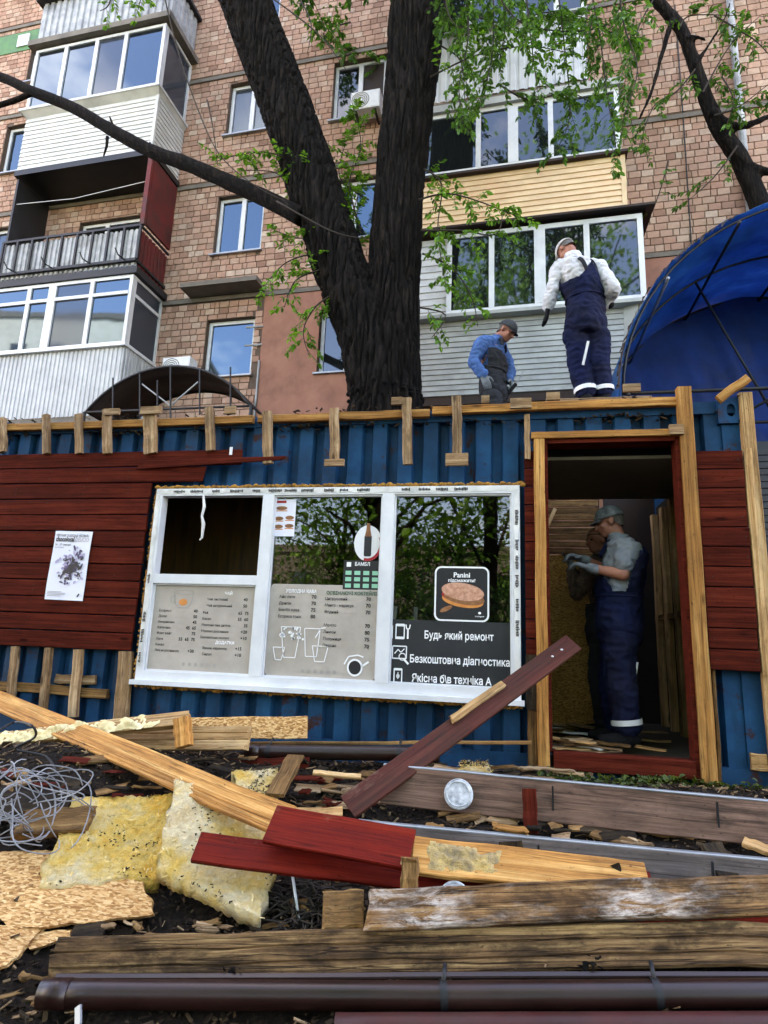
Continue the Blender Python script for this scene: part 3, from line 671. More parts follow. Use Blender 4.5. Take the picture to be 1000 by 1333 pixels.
glazing(RB1, -1.9, 1.6, 9.11, 10.42, -.95, c, ['pane_dark'], t=.08, wide=(1,))
side_glazing(RB1, 1.6, -.875, -.02, 9.11, 10.42, 'pane_dark')
b = MB(); b.box(-1.95, 1.68, -1.02, 0, 10.42, 10.56); b.build('lintel', 'sid_grey', RB1)
RB0 = slab(10.72, -1.9, 1.1, .9, .14, 'concrete', label='upper right-hand balcony with pale vertical ribbed panels')
corrugated(-1.9, 1.1, 10.74, 12.2, -.9, .16, .02).build('corrugated_panel', 'corr_grey', RB0)
corrugated(-.88, -.02, 10.74, 12.2, 0, .16, .02, side=1.1).build('corrugated_panel', 'corr_grey', RB0)
glazing(RB0, -1.9, 1.1, 12.24, 13.6, -.92, [-1.0, 0, .6], ['pane_dark'])
b = MB(); b.box(-1.95, 1.16, -.98, 0, 12.2, 12.24); b.build('sill', 'sid_grey', RB0)
# down pipe and cables on the right
b = MB(); xx = FB(958, 120)[0]; b.tube([(xx, -.12, 3.0), (xx, -.12, 17)], .06, 10); b.build('downpipe', 'corr_dark', BLD)
b = MB(); xx = FB(893, 230)[0]; b.tube([(xx, -.035, 7.7), (xx+.02, -.035, 10.3), (xx+.02, -.035, 13)], .012, 5); b.build('cable', 'black_iron', BLD)
b = MB(); xx = FB(338, 480)[0]
b.tube([(xx, -.05, 4.6), (xx, -.05, 6.2)], .02, 6); b.tube([(xx+.02, -.03, 6.55), (xx-.35, -.04, 6.55)], .02, 6); b.tube([(xx+.02, -.03, 6.95), (xx-.35, -.04, 6.95)], .02, 6); b.build('wall_pipe', 'corr_dark', BLD)
def ac(a, z, y, label, w=.6, h=.42):
    t = thing('air_conditioner', label, 'air conditioner', BO+BE*a+BN*y+Vector((0, 0, z)), (0, 0, BYAW))
    b = MB(); b.box(-w/2, w/2, -.14, .14, 0, h); b.box(-w/2+.02, w/2-.02, -.147, -.14, .02, h-.02); b.build('casing', 'white_plastic', t)
    b = MB()
    for r_ in (.06, .1, .14, .18): b.tube([(-.1+r_*math.cos(i*math.pi/12), -.152, h/2+r_*math.sin(i*math.pi/12)) for i in range(25)], .006, 4, False)
    b.build('fan_grille', 'dark_steel', t)
    for x_ in (-w/2+.1, w/2-.1): b = MB(); b.box(x_-.02, x_+.02, -.1, .3, -.04, -.0); b.build('bracket', 'dark_steel', t)
q = FB(474, 150, .3); ac(q[0]+.05, q[1]+.03, -.3, 'white air conditioner hung below the half-open upper window')
q = FB(233, 487, .3); ac(q[0], q[1]-.12, -.3, 'white air conditioner beside the corrugated steel balcony')

# ================================================================== across the yard (seen only in the window glass)
def far_block(name, label, x, y, w, d, h, ang, mat):
    t = thing(name, label, 'building', (x, y, -.5), (0, 0, ang))
    b = MB(); b.box(-w/2, w/2, -d/2, d/2, 0, h); b.build('wall', mat, t)
    b = MB(); b.box(-w/2-.2, w/2+.2, -d/2-.2, d/2+.2, h, h+.5); b.build('roof', 'concrete', t)
    m_ = MB(); m_.box(-.75, .75, 0, .06, 0, 1.5); me = m_.mesh('window', 'pane_dark')
    for r_ in range(int(h//2.9)):
        for c_ in range(int(w//3.4)): obj('window', me, t, (-w/2+2+c_*3.4, d/2+.0, 1.3+r_*2.9))
MT['pale_block'] = simple('pale_panel', hexc('b8b0a0'), hexc('d2ccc0'), .3, .9, .1, dirt=.2)
far_block('far_building', 'pale panel block across the yard', -42, -31, 19, 10, 28.5, R(-14), 'pale_block')
# ================================================================== THE KIOSK (a shipping container being stripped of its cladding)
K = thing('kiosk', 'blue steel container kiosk half stripped of its dark red plank cladding', 'kiosk', (0, 0, 0))
KX0, KX1, KD, KZ = -4.46, 1.63, 2.46, 2.56
def kx(px, py=770): return PY(px, py, 0).x
def kz(px, py): return PY(px, py, 0).z
def corr(x0, x1, z0, z1, yb=.062, pitch=.2, dep=.055, nz=5):
    xs_ = []; k = math.floor(x0/pitch)
    while k*pitch < x1:
        for u, d in ((0, 0), (.54, 0), (.62, 1), (.92, 1)):
            x = (k+u)*pitch
            if x0 < x < x1: xs_.append((x, d))
        k += 1
    def dep_at(x):
        u = (x/pitch) % 1
        return 0 if u < .54 else ((u-.54)/.08 if u < .62 else (1 if u < .92 else (1-u)/.08))
    xs_ = [(x0, dep_at(x0))]+xs_+[(x1, dep_at(x1))]
    b = MB(); vs = []
    for j in range(nz+1):
        z = z0+(z1-z0)*j/nz
        for (x, d) in xs_: vs.append((x, yb+d*dep+.012*noise.noise(Vector((x*1.5, z*1.5, 9))), z))
    n = len(xs_); fs = [(j*n+i, j*n+i+1, (j+1)*n+i+1, (j+1)*n+i) for j in range(nz) for i in range(n-1)]
    b.add(vs, fs); return b
WX0, WX1, WZ0, WZ1 = -2.745, .115, .465, 1.955
DX0, DX1, DZ0, DZ1 = .30, 1.205, .10, 2.285
for (x0, x1, z0, z1) in ((KX0+.12, WX0, .12, 2.49), (WX0, WX1, .12, WZ0), (WX0, WX1, WZ1, 2.49), (WX1, DX0-.03, .12, 2.49), (DX0-.03, DX1+.03, DZ1+.02, 2.49), (DX1+.03, KX1-.12, .12, 2.49)):
    corr(x0, x1, z0, z1).build('corrugated_wall', 'blue', K)
b = MB(); b.box(KX0, KX1, .05, .16, 2.49, 2.58); b.build('top_rail', 'blue', K)
b = MB(); b.box(KX0, KX1, .05, .16, -.02, .12); b.build('bottom_rail', 'blue', K)
for x0 in (KX0, KX1-.12):
    b = MB(); b.box(x0, x0+.12, .045, .17, .12, 2.40); b.build('corner_post', 'blue', K)
    # corner casting with its slotted hole
    b = MB(); cx, cz = x0+.06, 2.5; ring = []; outer = []
    for i in range(16):
        a = 2*math.pi*i/16; ring.append((cx+.03*math.cos(a), .02, cz+.048*math.sin(a)))
        s_ = max(abs(math.cos(a)), abs(math.sin(a))); outer.append((cx+.085*math.cos(a)/s_, .02, cz+.095*math.sin(a)/s_))
    b.add(ring+outer+[(p[0], .10, p[2]) for p in ring]+[(p[0], .18, p[2]) for p in outer],
          [(i, (i+1) % 16, 16+(i+1) % 16, 16+i) for i in range(16)]+[(i, 32+i, 32+(i+1) % 16, (i+1) % 16) for i in range(16)]+[(16+i, 16+(i+1) % 16, 48+(i+1) % 16, 48+i) for i in range(16)]+[tuple(32+i for i in range(16))])
    b.build('corner_casting', 'blue', K)
b = MB(); b.box(KX0+.02, .18, .161, KD, 2.50, 2.555); b.box(.18, KX1-.02, .161, 1.5, 2.50, 2.555); b.box(1.45, KX1-.02, 1.5, KD, 2.50, 2.555); b.build('roof', 'blue', K)  # opening at the back added to let sky light into the doorway
b = MB(); b.box(KX0+.02, KX1-.02, .161, KD, -.02, .115); b.build('floor', 'floor_in', K)
b = MB(); b.box(KX0, KX0+.04, .172, KD, .115, 2.5); b.build('end_wall', 'blue', K); b = MB(); b.box(KX1-.04, KX1, .172, KD, .115, 2.5); b.build('end_wall', 'blue', K)
b = MB(); b.box(KX0+.05, -.05, KD-.04, KD, .115, 2.5); b.box(-.05, 1.00, KD-.04, KD, .115, 1.78); b.box(1.07, KX1-.05, KD-.04, KD, .115, 2.5); b.box(1.0, 1.07, KD-.04, KD, .115, 1.6); b.build('back_wall', 'rust', K)
b = MB(); b.box(.16, KX1-.045, .2, 1.5, 2.21, 2.235); b.build('ceiling_panel', 'ceiling', K)  # cut short so light from the added roof opening gets in
# inside: strand board, studs, insulation, slats
b = MB(); b.box(.1, .98, 1.80, 1.82, .95, 1.72); b.build('strand_board', 'osb_in', K)
b = MB(); b.box(.1, .92, 1.76, 1.785, .12, 1.0); b.build('strand_board', 'osb_in', K)
b = MB(); b.box(WX0-.6, -1.60, .95, .97, .12, 2.3); b.build('partition', 'ply', K)
for i, z in enumerate((1.76, 1.835, 1.91, 1.985, 2.06, 2.135, 2.21, 2.285, 2.36, 2.435)):
    plank('slat', (-.05, 2.33, z), (1.0, 2.33, z), .068, .02, 'pine_dark', K, up=(0, -1, 0))
plank('stud', (.33, 2.31, 1.76), (.55, 2.31, 2.3), .04, .03, 'pine', K, up=(0, -1, 0))
for i, y in enumerate((.45, .8, 1.15, 1.5, 1.85, 2.2)):
    plank('stud', (1.53, y, .12), (1.53, y, 2.20), .06, .09, 'pine', K, up=(0, -1, 0))
plank('noggin', (1.53, .2, 1.15), (1.53, 2.3, 1.15), .05, .05, 'pine_dark', K)
b = MB(); b.box(1.572, 1.588, .2, 2.3, .12, 2.3); b.build('lining_board', 'dark_wood', K)
# long timber rail along the roof edge, in three lengths, and the battens that hung from it
for (xa, xb, ya, yb_) in ((-10, 330, 556, 549), (335, 560, 546, 540), (562, 700, 535, 531), (690, 893, 529, 525)):
    A = PY(xa, ya, .0); B = PY(xb, yb_, .0); z = (A.z+B.z)/2+.005
    plank('roof_rail', (max(A.x, KX0-.02), .012, z), (B.x, .012, z+.004), .062, .05, 'pine_orange', K, up=(0, -1, 0), ends=.01)
for (px, yt, yb_, wpx) in ((4, 545, 590, 11), (62, 541, 592, 9), (104, 540, 592, 9), (141, 534, 592, 11), (197, 535, 592, 17), (274, 532, 588, 11), (349, 537, 605, 12), (436, 532, 606, 12), (530, 519, 606, 12), (595, 517, 606, 12), (686, 541, 600, 7)):
    A = PY(px, yt, -.02); B = PY(px+1, yb_, -.02); w = wpx/ (800/((A-CAM).dot(_w)))
    plank('batten', (B.x, -.036, B.z), (A.x, -.036, A.z), w, .042, 'batten', K, up=(0, -1, 0), ends=.008)
for (px, py, wpx, hpx) in ((436, 603, 26, 9), (595, 599, 28, 16), (147, 537, 24, 9), (198, 535, 32, 11), (301, 535, 16, 10), (517, 523, 14, 10), (678, 526, 26, 13), (822, 506, 20, 10), (720, 517, 16, 10), (632, 521, 10, 10), (880, 560, 16, 12)):
    A = PY(px, py, -.06); s_ = 1/170
    b = MB(); b.box(A.x-wpx*s_/2, A.x+wpx*s_/2, -.085, -.059, A.z-hpx*s_/2, A.z+hpx*s_/2); b.build('nailer_block', 'batten', K)
# red plank cladding, left of the window
RX0, RX1, PH = 1.305, 1.60, .1335
ZB, RH, NR = .672, .1345, 12
for i in range(NR):
    zc = ZB+RH*(i+.5); xr = WX0-.075+rnd.uniform(-.006, .006)
    if i == 10: xr = kx(270, 612)
    if i == 11: xr = kx(318, 592)
    if i == 9: xr = kx(200, 625)
    plank('cladding_plank', (KX0-.02, -.013+rnd.uniform(-.002, .002), zc), (xr, -.013+rnd.uniform(-.002, .002), zc), RH-.008, .022, 'red', K, up=(0, -1, 0), warp=.0012, ends=.004 if i < 10 else .05, ch=.005)
zz_ = PY(376, 597, -.03)
plank('cladding_plank', (kx(180, 605), -.037, ZB+RH*11.05), (zz_.x, -.05, zz_.z), .07, .018, 'red', K, up=(0, -1, 0), ends=.12, warp=.001, taper=.45)
b = MB(); b.box(kx(303, 585)-.012, kx(303, 585)+.012, -.03, -.0255, 2.235, 2.30); b.build('paint_dab', 'white_plastic', K)
b = MB(); r_ = random.Random(17)
for i in range(NR):
    for px in (14, 57, 104, 160, 197):
        x = kx(px, 700)+r_.uniform(-.02, .02)
        for dz in (.3, .7):
            if r_.random() < .6 and x < WX0-.1: disc(b, x, ZB+RH*(i+dz)+r_.uniform(-.01, .01), .0045, .0045, -.0265, 7)
for i in range(11):
    for x in (RX0+.04, RX1-.03):
        if r_.random() < .7: disc(b, x+r_.uniform(-.01, .01), .72+PH*(i+.5), .0045, .0045, -.0445, 7)
tag(b.build('nail_heads', 'dark_steel', K), kind='stuff')
# exposed battens below the cladding, bottom left
for (px, wpx) in ((14, 10), (57, 10), (97, 12), (160, 19)):
    A = PY(px, 930, -.0); B = PY(px+5, 852, -.0)
    plank('batten', (A.x-.012, .0, .16), (B.x, .0, ZB+.0), wpx/170, .045, 'batten', K, up=(0, -1, 0), ends=.006)
plank('batten', (KX0+.05, .043, .36), (-3.0, .043, .34), .07, .03, 'pine_dark', K, up=(0, -1, 0), ends=.02)
plank('batten', (-3.50, .043, .43), (-3.12, .043, .44), .07, .03, 'batten', K, up=(0, -1, 0), ends=.02)
# narrow cladding between window and door, and the panel right of the door
for i in range(13):
    zc = .74+RH*(i+.5)
    if zc > 2.2: break
    plank('cladding_plank', (WX1+.035, -.012, zc), (.218, -.012, zc), RH-.006, .022, 'red', K, up=(0, -1, 0), warp=.001, seg=2)
for i in range(11):
    zc = .72+PH*(i+.5)
    plank('cladding_plank', (RX0, -.03, zc), (RX1+rnd.uniform(-.008, .006), -.03, zc), PH-.006, .024, 'red', K, up=(0, -1, 0), warp=.0012, seg=3)
plank('batten', (1.632, -.022, .70), (1.632, -.022, 2.2), .05, .03, 'pine', K, up=(0, -1, 0), warp=.004)
plank('batten', (1.665, .012, .02), (1.665, .012, 2.62), .085, .045, 'pine', K, up=(0, -1, 0), warp=.006)
plank('batten', (1.33, .022, .02), (1.33, .022, .74), .022, .03, 'pine_dark', K, up=(0, -1, 0))
plank('batten', (1.52, .03, .17), (1.61, .03, .17), .10, .03, 'pine', K, up=(0, -1, 0), seg=2)
p_ = PY(935, 520, -.03); q_ = PY(972, 494, -.03)
plank('brace', (p_.x, -.03, p_.z), (q_.x, -.05, q_.z), .06, .045, 'pine_orange', K, up=(0, -1, 0))
# door frame
plank('door_post', (.255, -.02, .06), (.255, -.02, 2.3), .075, .07, 'pine_orange', K, up=(0, -1, 0), warp=.003)
plank('door_post', (.185, -.002, .06), (.185, -.002, .70), .06, .05, 'pine_dark', K, up=(0, -1, 0), warp=.003)
plank('door_post', (.185, -.03, .40), (.185, -.03, .78), .08, .03, 'dark_wood', K, up=(0, -1, 0), ends=.02)
plank('door_post', (1.252, -.02, .02), (1.252, -.02, 2.66), .092, .07, 'pine_orange', K, up=(0, -1, 0), warp=.003)
plank('lintel', (.20, -.022, 2.325), (1.222, -.022, 2.325), .05, .07, 'pine_orange', K, up=(0, -1, 0), warp=.002)
b = MB(); b.box(.294, .314, -.03, .10, .16, 2.298); b.build('door_jamb', 'red', K)
b = MB(); b.box(1.182, 1.205, -.03, .10, .02, 2.298); b.build('door_jamb', 'red', K)
b = MB(); b.box(.319, 1.177, -.03, .13, 2.27, 2.298); b.build('door_jamb', 'red', K)
plank('door_sill', (.319, -.0, .105), (1.177, -.0, .105), .11, .1, 'red', K, up=(0, -1, 0), warp=.002)
# ---------------- the shop window
WN = None
b = MB(); t = .058
M1, M2, TZ = -1.785, -.84, 1.235
b.box(WX0, WX0+t, -.045, .04, WZ0, WZ1); b.box(WX1-t, WX1, -.045, .04, WZ0, WZ1)
b.box(WX0+t, WX1-t, -.045, .04, WZ0, WZ0+t+.012); b.box(WX0+t, WX1-t, -.045, .04, WZ1-t, WZ1)
for m_ in (M1, M2): b.box(m_-.045, m_+.045, -.048, .04, WZ0+t+.0125, WZ1-t-.0005)
b.box(WX0+t+.0005, M1-.0455, -.047, .04, TZ-.036, TZ+.036)
for (x0, x1, z0, z1) in ((WX0+t, M1-.045, WZ0+t+.012, TZ-.036), (M1+.045, M2-.045, WZ0+t+.012, WZ1-t), (M2+.045, WX1-t, WZ0+t+.012, WZ1-t)):
    g = .012; y0, y1 = -.03, -.0
    b.box(x0+.0006, x0+g, y0, y1, z0+.0006, z1-.0006); b.box(x1-g, x1-.0006, y0, y1, z0+.0006, z1-.0006); b.box(x0+g, x1-g, y0, y1, z0+.0006, z0+g); b.box(x0+g, x1-g, y0, y1, z1-g, z1-.0006)
b.box(WX0-.02, WX1+.02, -.085, -.0455, WZ0-.03, WZ0+.004)
WN = b.build('window', 'pvc', K)
GX = [(M1+.045, M2-.045), (M2+.045, WX1-t)]
for (x0, x1) in GX:
    b = MB(); b.box(x0, x1, -.006, -.001, WZ0+t, WZ1-t); b.build('pane', 'glass', WN)
b = MB(); b.box(WX0+t, M1-.045, -.012, -.004, WZ0+t, TZ-.036); b.build('menu_board', 'menu', WN)
# film with print left on the frame
def film(x0, x1, z0, z1, vertical, seed):
    r_ = random.Random(seed); b = MB(); y = -.0465
    n = int(((z1-z0) if vertical else (x1-x0))/.05); p = []; q = []
    for i in range(n+1):
        u = i/n
        if vertical: p.append((x0+r_.uniform(-.004, .006), y-r_.uniform(0, .004), z0+(z1-z0)*u)); q.append((x1+r_.uniform(-.012, .004), y-r_.uniform(0, .004), z0+(z1-z0)*u))
        else: p.append((x0+(x1-x0)*u, y-r_.uniform(0, .004), z0+r_.uniform(-.004, .01))); q.append((x0+(x1-x0)*u, y-r_.uniform(0, .004), z1+r_.uniform(-.004, .004)))
    for i in range(n): b.quad(p[i], p[i+1], q[i+1], q[i])
    b.build('protective_film', 'tape', WN)
    b = MB(); u = .03; L = (z1-z0) if vertical else (x1-x0); yy = y-.0055
    while u < L-.14:
        if r_.random() < .8:
            for k in range(r_.randint(6, 10)):
                o = u+k*.011; hh = r_.uniform(.012, .026); c_ = r_.uniform(-.002, .002)
                if vertical: xm = (x0+x1)/2+c_; b.quad((xm-hh/2, yy, z0+o), (xm+hh/2, yy, z0+o), (xm+hh/2, yy, z0+o+.008), (xm-hh/2, yy, z0+o+.008))
                else: zm = (z0+z1)/2+c_; b.quad((x0+o, yy, zm-hh/2), (x0+o+.008, yy, zm-hh/2), (x0+o+.008, yy, zm+hh/2), (x0+o, yy, zm+hh/2))
        u += r_.uniform(.12, .19)
    b.build('film_print', 'print_black', WN)
film(WX0+.004, WX1-.004, WZ1-.046, WZ1-.004, False, 3); film(WX0+.003, WX0+.042, WZ0+.1, WZ1-.05, True, 4); film(WX1-.042, WX1-.003, WZ0+.1, WZ1-.05, True, 5)
def foam(x0, x1, z, seed, vert=False, amp=.014, mat='foam'):
    r_ = random.Random(seed); b = MB(); u = x0
    while u < x1:
        rr_ = amp*r_.uniform(.5, 1.25); d = r_.uniform(-.008, .008)
        c_ = (z+d, -.02+r_.uniform(-.012, .012), u) if vert else (u, -.02+r_.uniform(-.012, .012), z+d)
        b.ell(c_, (rr_*1.3, rr_, rr_), seg=7, ring=5); u += .013
    tag(b.build('foam_bead', mat, WN, smooth=True))
foam(WX0-.03, WX1+.03, WZ1+.016, 1); foam(WZ0, WZ1, WX0-.014, 2, True, .011); foam(WX0, WX1, WZ0-.045, 3, amp=.013)
b = MB(); pts = [PY(264+dx, y, -.05) for dx, y in ((1, 645), (2, 660), (-1, 672), (1, 682), (-1, 700), (-4, 703))]
b.tube(pts, [.008, .012, .009, .014, .008, .006], 6); b.build('tape_strip', 'tape', WN)
# ---------------- lettering on the window
YB = -.0135
def WXp(px, py): p = PY(px, py, -.01); return p.x, p.z
b = MB(); gb = MB(); wb = MB()
bx0, bx1, bz0, bz1 = WX0+t+.012, M1-.057, WZ0+t+.024, TZ-.048
def U(u, v): return bx0+(bx1-bx0)*u, bz0+(bz1-bz0)*v
L1 = [('Еспресо', '40'), ('Допіо', '50'), ('Американо', '45'), ('Капучіно', '45  65'), ('Флет вайт', '75'), ('Лате', '55  65  75'), ('Какао', ''), ('Лате на рослинному', '+30')]
L2 = [('Раф', '65  75'), ('Какао', '55  60'), ('Молочна піна дитяча', '35'), ('Молоко рослинне', '+20'), ('Безлактозне молоко', '+10')]
def row(b, gb, x0, x1, z, name, price, s=.03):
    text_into(b, name, x0, z, s*.86, YB, .012, maxw=(x1-x0)*.62)
    if price: text_into(b, price, x1-.001, z, s*1.1, YB, .022, 'RIGHT')
    gb.quad((x0+.26*(x1-x0)+.06, YB, z+.002), (x1-.1 if len(price) < 5 else x1-.2, YB, z+.002), (x1-.1 if len(price) < 5 else x1-.2, YB, z+.0035), (x0+.26*(x1-x0)+.06, YB, z+.0035))
for i, (n_, p_) in enumerate(L1):
    x0, z = U(.06, .68-i*.067); x1, _ = U(.45, 0); row(b, gb, x0, x1, z, n_, p_)
x0, z = U(.70, .90); text_into(wb, 'ЧАЙ', x0, z, .03, YB, .03)
for i, (n_, p_) in enumerate((('Чай листовий', '40'), ('Чай натуральний', '50'))):
    x0, z = U(.53, .83-i*.075); x1, _ = U(.93, 0); row(b, gb, x0, x1, z, n_, p_)
for i, (n_, p_) in enumerate(L2):
    x0, z = U(.5, .67-i*.072); x1, _ = U(.95, 0); row(b, gb, x0, x1, z, n_, p_)
x0, z = U(.65, .325); text_into(wb, 'ДОДАТКИ', x0, z, .03, YB, .03)
for i, (n_, p_) in enumerate((('Вершки, маршмелоу', '+15'), ('Сироп', '+10'))):
    x0, z = U(.53, .26-i*.072); x1, _ = U(.91, 0); row(b, gb, x0, x1, z, n_, p_)
for i in range(6):
    x, z = U(.36+i*.06, .075); disc(gb, x, z, .013, .015, YB, 10)
# cup drawing
x, z = U(.30, .83); ob = MB(); disc(ob, x-.005, z-.02, .035, .026, YB-.0004, 18); 
cb = MB(); stroke(cb, [(x-.085, z+.055), (x-.075, z-.02), (x-.045, z-.062), (x+.035, z-.062), (x+.065, z-.02), (x+.075, z+.055)], .006, YB-.0012); stroke(cb, [(x+.075*math.cos(a*.3), z+.055+.016*math.sin(a*.3)) for a in range(22)], .005, YB-.0012)
stroke(cb, [(x-.08, z+.03), (x-.115, z+.015), (x-.11, z-.02), (x-.068, z-.025)], .006, YB-.0012)
ob.build('cup_print', 'print_orange', WN); cb.build('cup_outline', 'print_grey', WN)
# second board, lower half of the middle pane
p00 = WXp(352, 768); mx0, mx1 = GX[0][0]+.014, GX[0][1]-.012; mz1 = 1.215; mz0 = WZ0+t+.022
mb = MB(); rrect(mb, mx0, mx1, mz0, mz1, .03, -.0085); mb.build('menu_board', 'menu', WN)
def V(u, v): return mx0+(mx1-mx0)*u, mz0+(mz1-mz0)*v
vb = MB()
x0, z = V(.15, .905); text_into(wb, 'ХОЛОДНА КАВА', x0, z, .034, YB, .03, maxw=.24)
x0, z = V(.53, .895); text_into(vb, 'ОСВІЖАЮЧІ КОКТЕЙЛІ', x0, z, .034, YB, .03, maxw=.38)
for i, (n_, p_) in enumerate((('Айс лате', '70'), ('Дрипік', '70'), ('Бамбл кава', '75'), ('Еспресо тонік', '80'))):
    x0, z = V(.09, .845-i*.072); x1, _ = V(.44, 0); row(b, gb, x0, x1, z, n_, p_, .034)
for i, it in enumerate((('Цитрусовий', '70'), ('Манго - маракуя', '70'), ('Ягідний', '70'), None, ('Мохіто', '70'), ('Лимон', '80'), ('Полуниця', '75'), ('Персик', '70'))):
    if it is None: continue
    x0, z = V(.52, .835-i*.072); x1, _ = V(.94, 0); row(b, gb, x0, x1, z, it[0], it[1], .034)
for i in range(6):
    x, z = V(.35+i*.058, .065); disc(gb, x, z, .013, .015, YB, 10)
# white drawing of glasses
def cupline(cx, cz, w, h, tw):
    stroke(wb, [(cx-w/2, cz+h), (cx-w/2*tw, cz), (cx+w/2*tw, cz), (cx+w/2, cz+h), (cx-w/2, cz+h)], .006, YB)
for (u, v, w, h, tw) in ((.22, .2, .15, .22, .6), (.42, .22, .12, .2, .7), (.5, .17, .12, .11, .6), (.12, .17, .09, .09, .5)): x, z = V(u, v); cupline(x, z, w, h, tw)
for i in range(26):
    x, z = V(.2+rnd.uniform(-.09, .14), .43+rnd.uniform(-.04, .1)); disc(wb, x, z, rnd.uniform(.006, .014), rnd.uniform(.006, .012), YB, 8, rnd.random())
x, z = V(.45, .42); stroke(wb, [(x, z), (x+.04, z+.07), (x+.075, z+.075)], .007, YB)
# cup badge
x, z = V(.82, .125); disc(wb, x, z, .058, .062, -.0125, 24); disc(b, x, z, .045, .048, -.0138, 24); stroke(wb, [(x+.05, z+.01), (x+.1, z+.045)], .014, -.0125); stroke(wb, [(x-.08, z+.02), (x-.05, z+.075), (x+.02, z+.088), (x+.06, z+.075)], .01, -.0125)
tag(b.build('menu_lettering', 'print_black', WN), kind='stuff'); gb.build('menu_rule', 'print_grey', WN); wb.build('menu_heading', 'print_white', WN).__setitem__('kind', 'stuff'); vb.build('menu_heading', 'print_green', WN)
# small price flyer, round drink sticker and flavour chart on the middle pane
def card(px0, py0, px1, py1, y=-.0085):
    a = WXp(px0, py1); c_ = WXp(px1, py0); return a[0], c_[0], a[1], c_[1]
x0, x1, z0, z1 = card(354, 650, 386, 698); f_ = MB(); rect(f_, x0, x1, z0, z1, -.0085); f_.build('flyer', 'paper', WN)
f_ = MB(); g_ = MB(); w_, h_ = x1-x0, z1-z0
for (u, v, rx) in ((.35, .76, .27), (.27, .48, .2), (.75, .5, .2), (.27, .26, .2), (.75, .28, .2)):
    disc(f_, x0+w_*u, z0+h_*v, w_*rx, h_*.055, -.0095, 12); rect(g_, x0+w_*(u-rx), x0+w_*(u+rx), z0+h_*(v-.085), z0+h_*(v-.06), -.0095)
f_.build('sandwich_print', 'print_brown', WN); g_.build('sandwich_print', 'print_orange', WN)
f_ = MB(); rect(f_, x0+w_*.12, x0+w_*.55, z0+h_*.9, z0+h_*.97, -.0095); f_.build('flyer_print', 'print_red', WN)
cx, cz = WXp(479, 707); f_ = MB(); disc(f_, cx, cz, .105, .135, -.0083, 28); f_.build('drink_sticker', 'white_plastic', WN)
f_ = MB(); stroke(f_, [(cx+.0+.1*math.cos(a), cz+.125*math.sin(a)) for a in [R(k) for k in range(-105, 30, 9)]], .022, -.0092); f_.build('drink_print', 'print_red', WN)
f_ = MB(); rrect(f_, cx-.028, cx+.028, cz-.1, cz+.06, .012, -.0098); f_.build('drink_print', 'print_black', WN)
f_ = MB(); f_.quad((cx-.026, -.0104, cz+.05), (cx+.026, -.0104, cz+.05), (cx+.016, -.0104, cz+.1), (cx+.012, -.0104, cz+.15), (cx-.012, -.0104, cz+.15), (cx-.016, -.0104, cz+.1)); f_.build('drink_print', 'print_brown', WN)
x0, x1, z0, z1 = card(446, 730, 496, 767); f_ = MB(); rect(f_, x0, x1, z0, z1, -.0087); f_.build('flavour_chart', 'print_black', WN)
f_ = MB(); w_, h_ = x1-x0, z1-z0
for i in range(4):
    for j in range(3): rect(f_, x0+w_*(.06+i*.24), x0+w_*(.22+i*.24), z0+h_*(.06+j*.22), z0+h_*(.2+j*.22), -.0098)
f_.build('chart_cell', 'print_mint', WN)
f_ = MB(); text_into(f_, 'БАМБЛ', x0+w_*.3, z0+h_*.82, .036, -.0098, .02, maxw=w_*.4); rect(f_, x0+w_*.08, x0+w_*.2, z0+h_*.78, z0+h_*.94, -.0098); tag(f_.build('chart_lettering', 'print_white', WN), kind='stuff')
# sandwich sticker and repair-service decal on the right pane
x0, x1, z0, z1 = card(565, 738, 637, 808)
f_ = MB(); rrect(f_, x0, x1, z0, z1, .045, -.0082); f_.build('sandwich_sticker', 'print_white', WN)
f_ = MB(); rrect(f_, x0+.012, x1-.012, z0+.012, z1-.012, .036, -.0090); f_.build('sandwich_sticker', 'print_black', WN)
w_, h_ = x1-x0, z1-z0; cx, cz = x0+w_*.52, z0+h_*.46
f_ = MB(); text_into(f_, 'Panini', x0+w_*.5, z1-h_*.2, h_*.13, -.0098, .02, 'CENTER'); text_into(f_, 'підсмажити?', x0+w_*.5, z1-h_*.285, h_*.082, -.0098, .02, 'CENTER'); text_into(f_, 'boulangerie', x0+w_*.83, z0+h_*.09, h_*.035, -.0098, .01, 'CENTER'); disc(f_, x0+w_*.83, z0+h_*.16, .011, .009, -.0098, 10); f_.build('sticker_lettering', 'print_white', WN)
for (dx, dz, rx, rz, m_, yy) in ((0, -.03, .148, .05, 'print_orange', -.0098), (0, -.005, .15, .05, 'print_red', -.0102), (.01, -.015, .145, .045, 'print_brown', -.0106), (0, .03, .152, .062, 'print_bun', -.0110)):
    f_ = MB(); disc(f_, cx+dx, cz+dz, rx, rz, yy, 26, R(-8)); f_.build('sandwich_print', m_, WN)
f_ = MB(); disc(f_, x0+w_*.22, z0+h_*.22, .05, .016, -.0100, 12, R(25)); f_.build('sandwich_print', 'print_brown', WN)
dx0, dx1 = GX[1][0]+.012, GX[1][1]-.012; dz1 = .978; dz0 = WZ0+t+.026
f_ = MB(); rect(f_, dx0, dx1, dz0, dz1, -.0084); f_.build('service_decal', 'service', WN)
f_ = MB(); 
text_into(f_, 'Будь який ремонт', WXp(552, 832)[0], WXp(552, 831)[1], .074, -.0098, .018, maxw=WXp(642, 831)[0]-WXp(552, 831)[0])
text_into(f_, 'Безкоштовна діагностика', WXp(533, 862)[0], WXp(533, 862)[1], .074, -.0098, .018, maxw=WXp(663, 862)[0]-WXp(533, 862)[0])
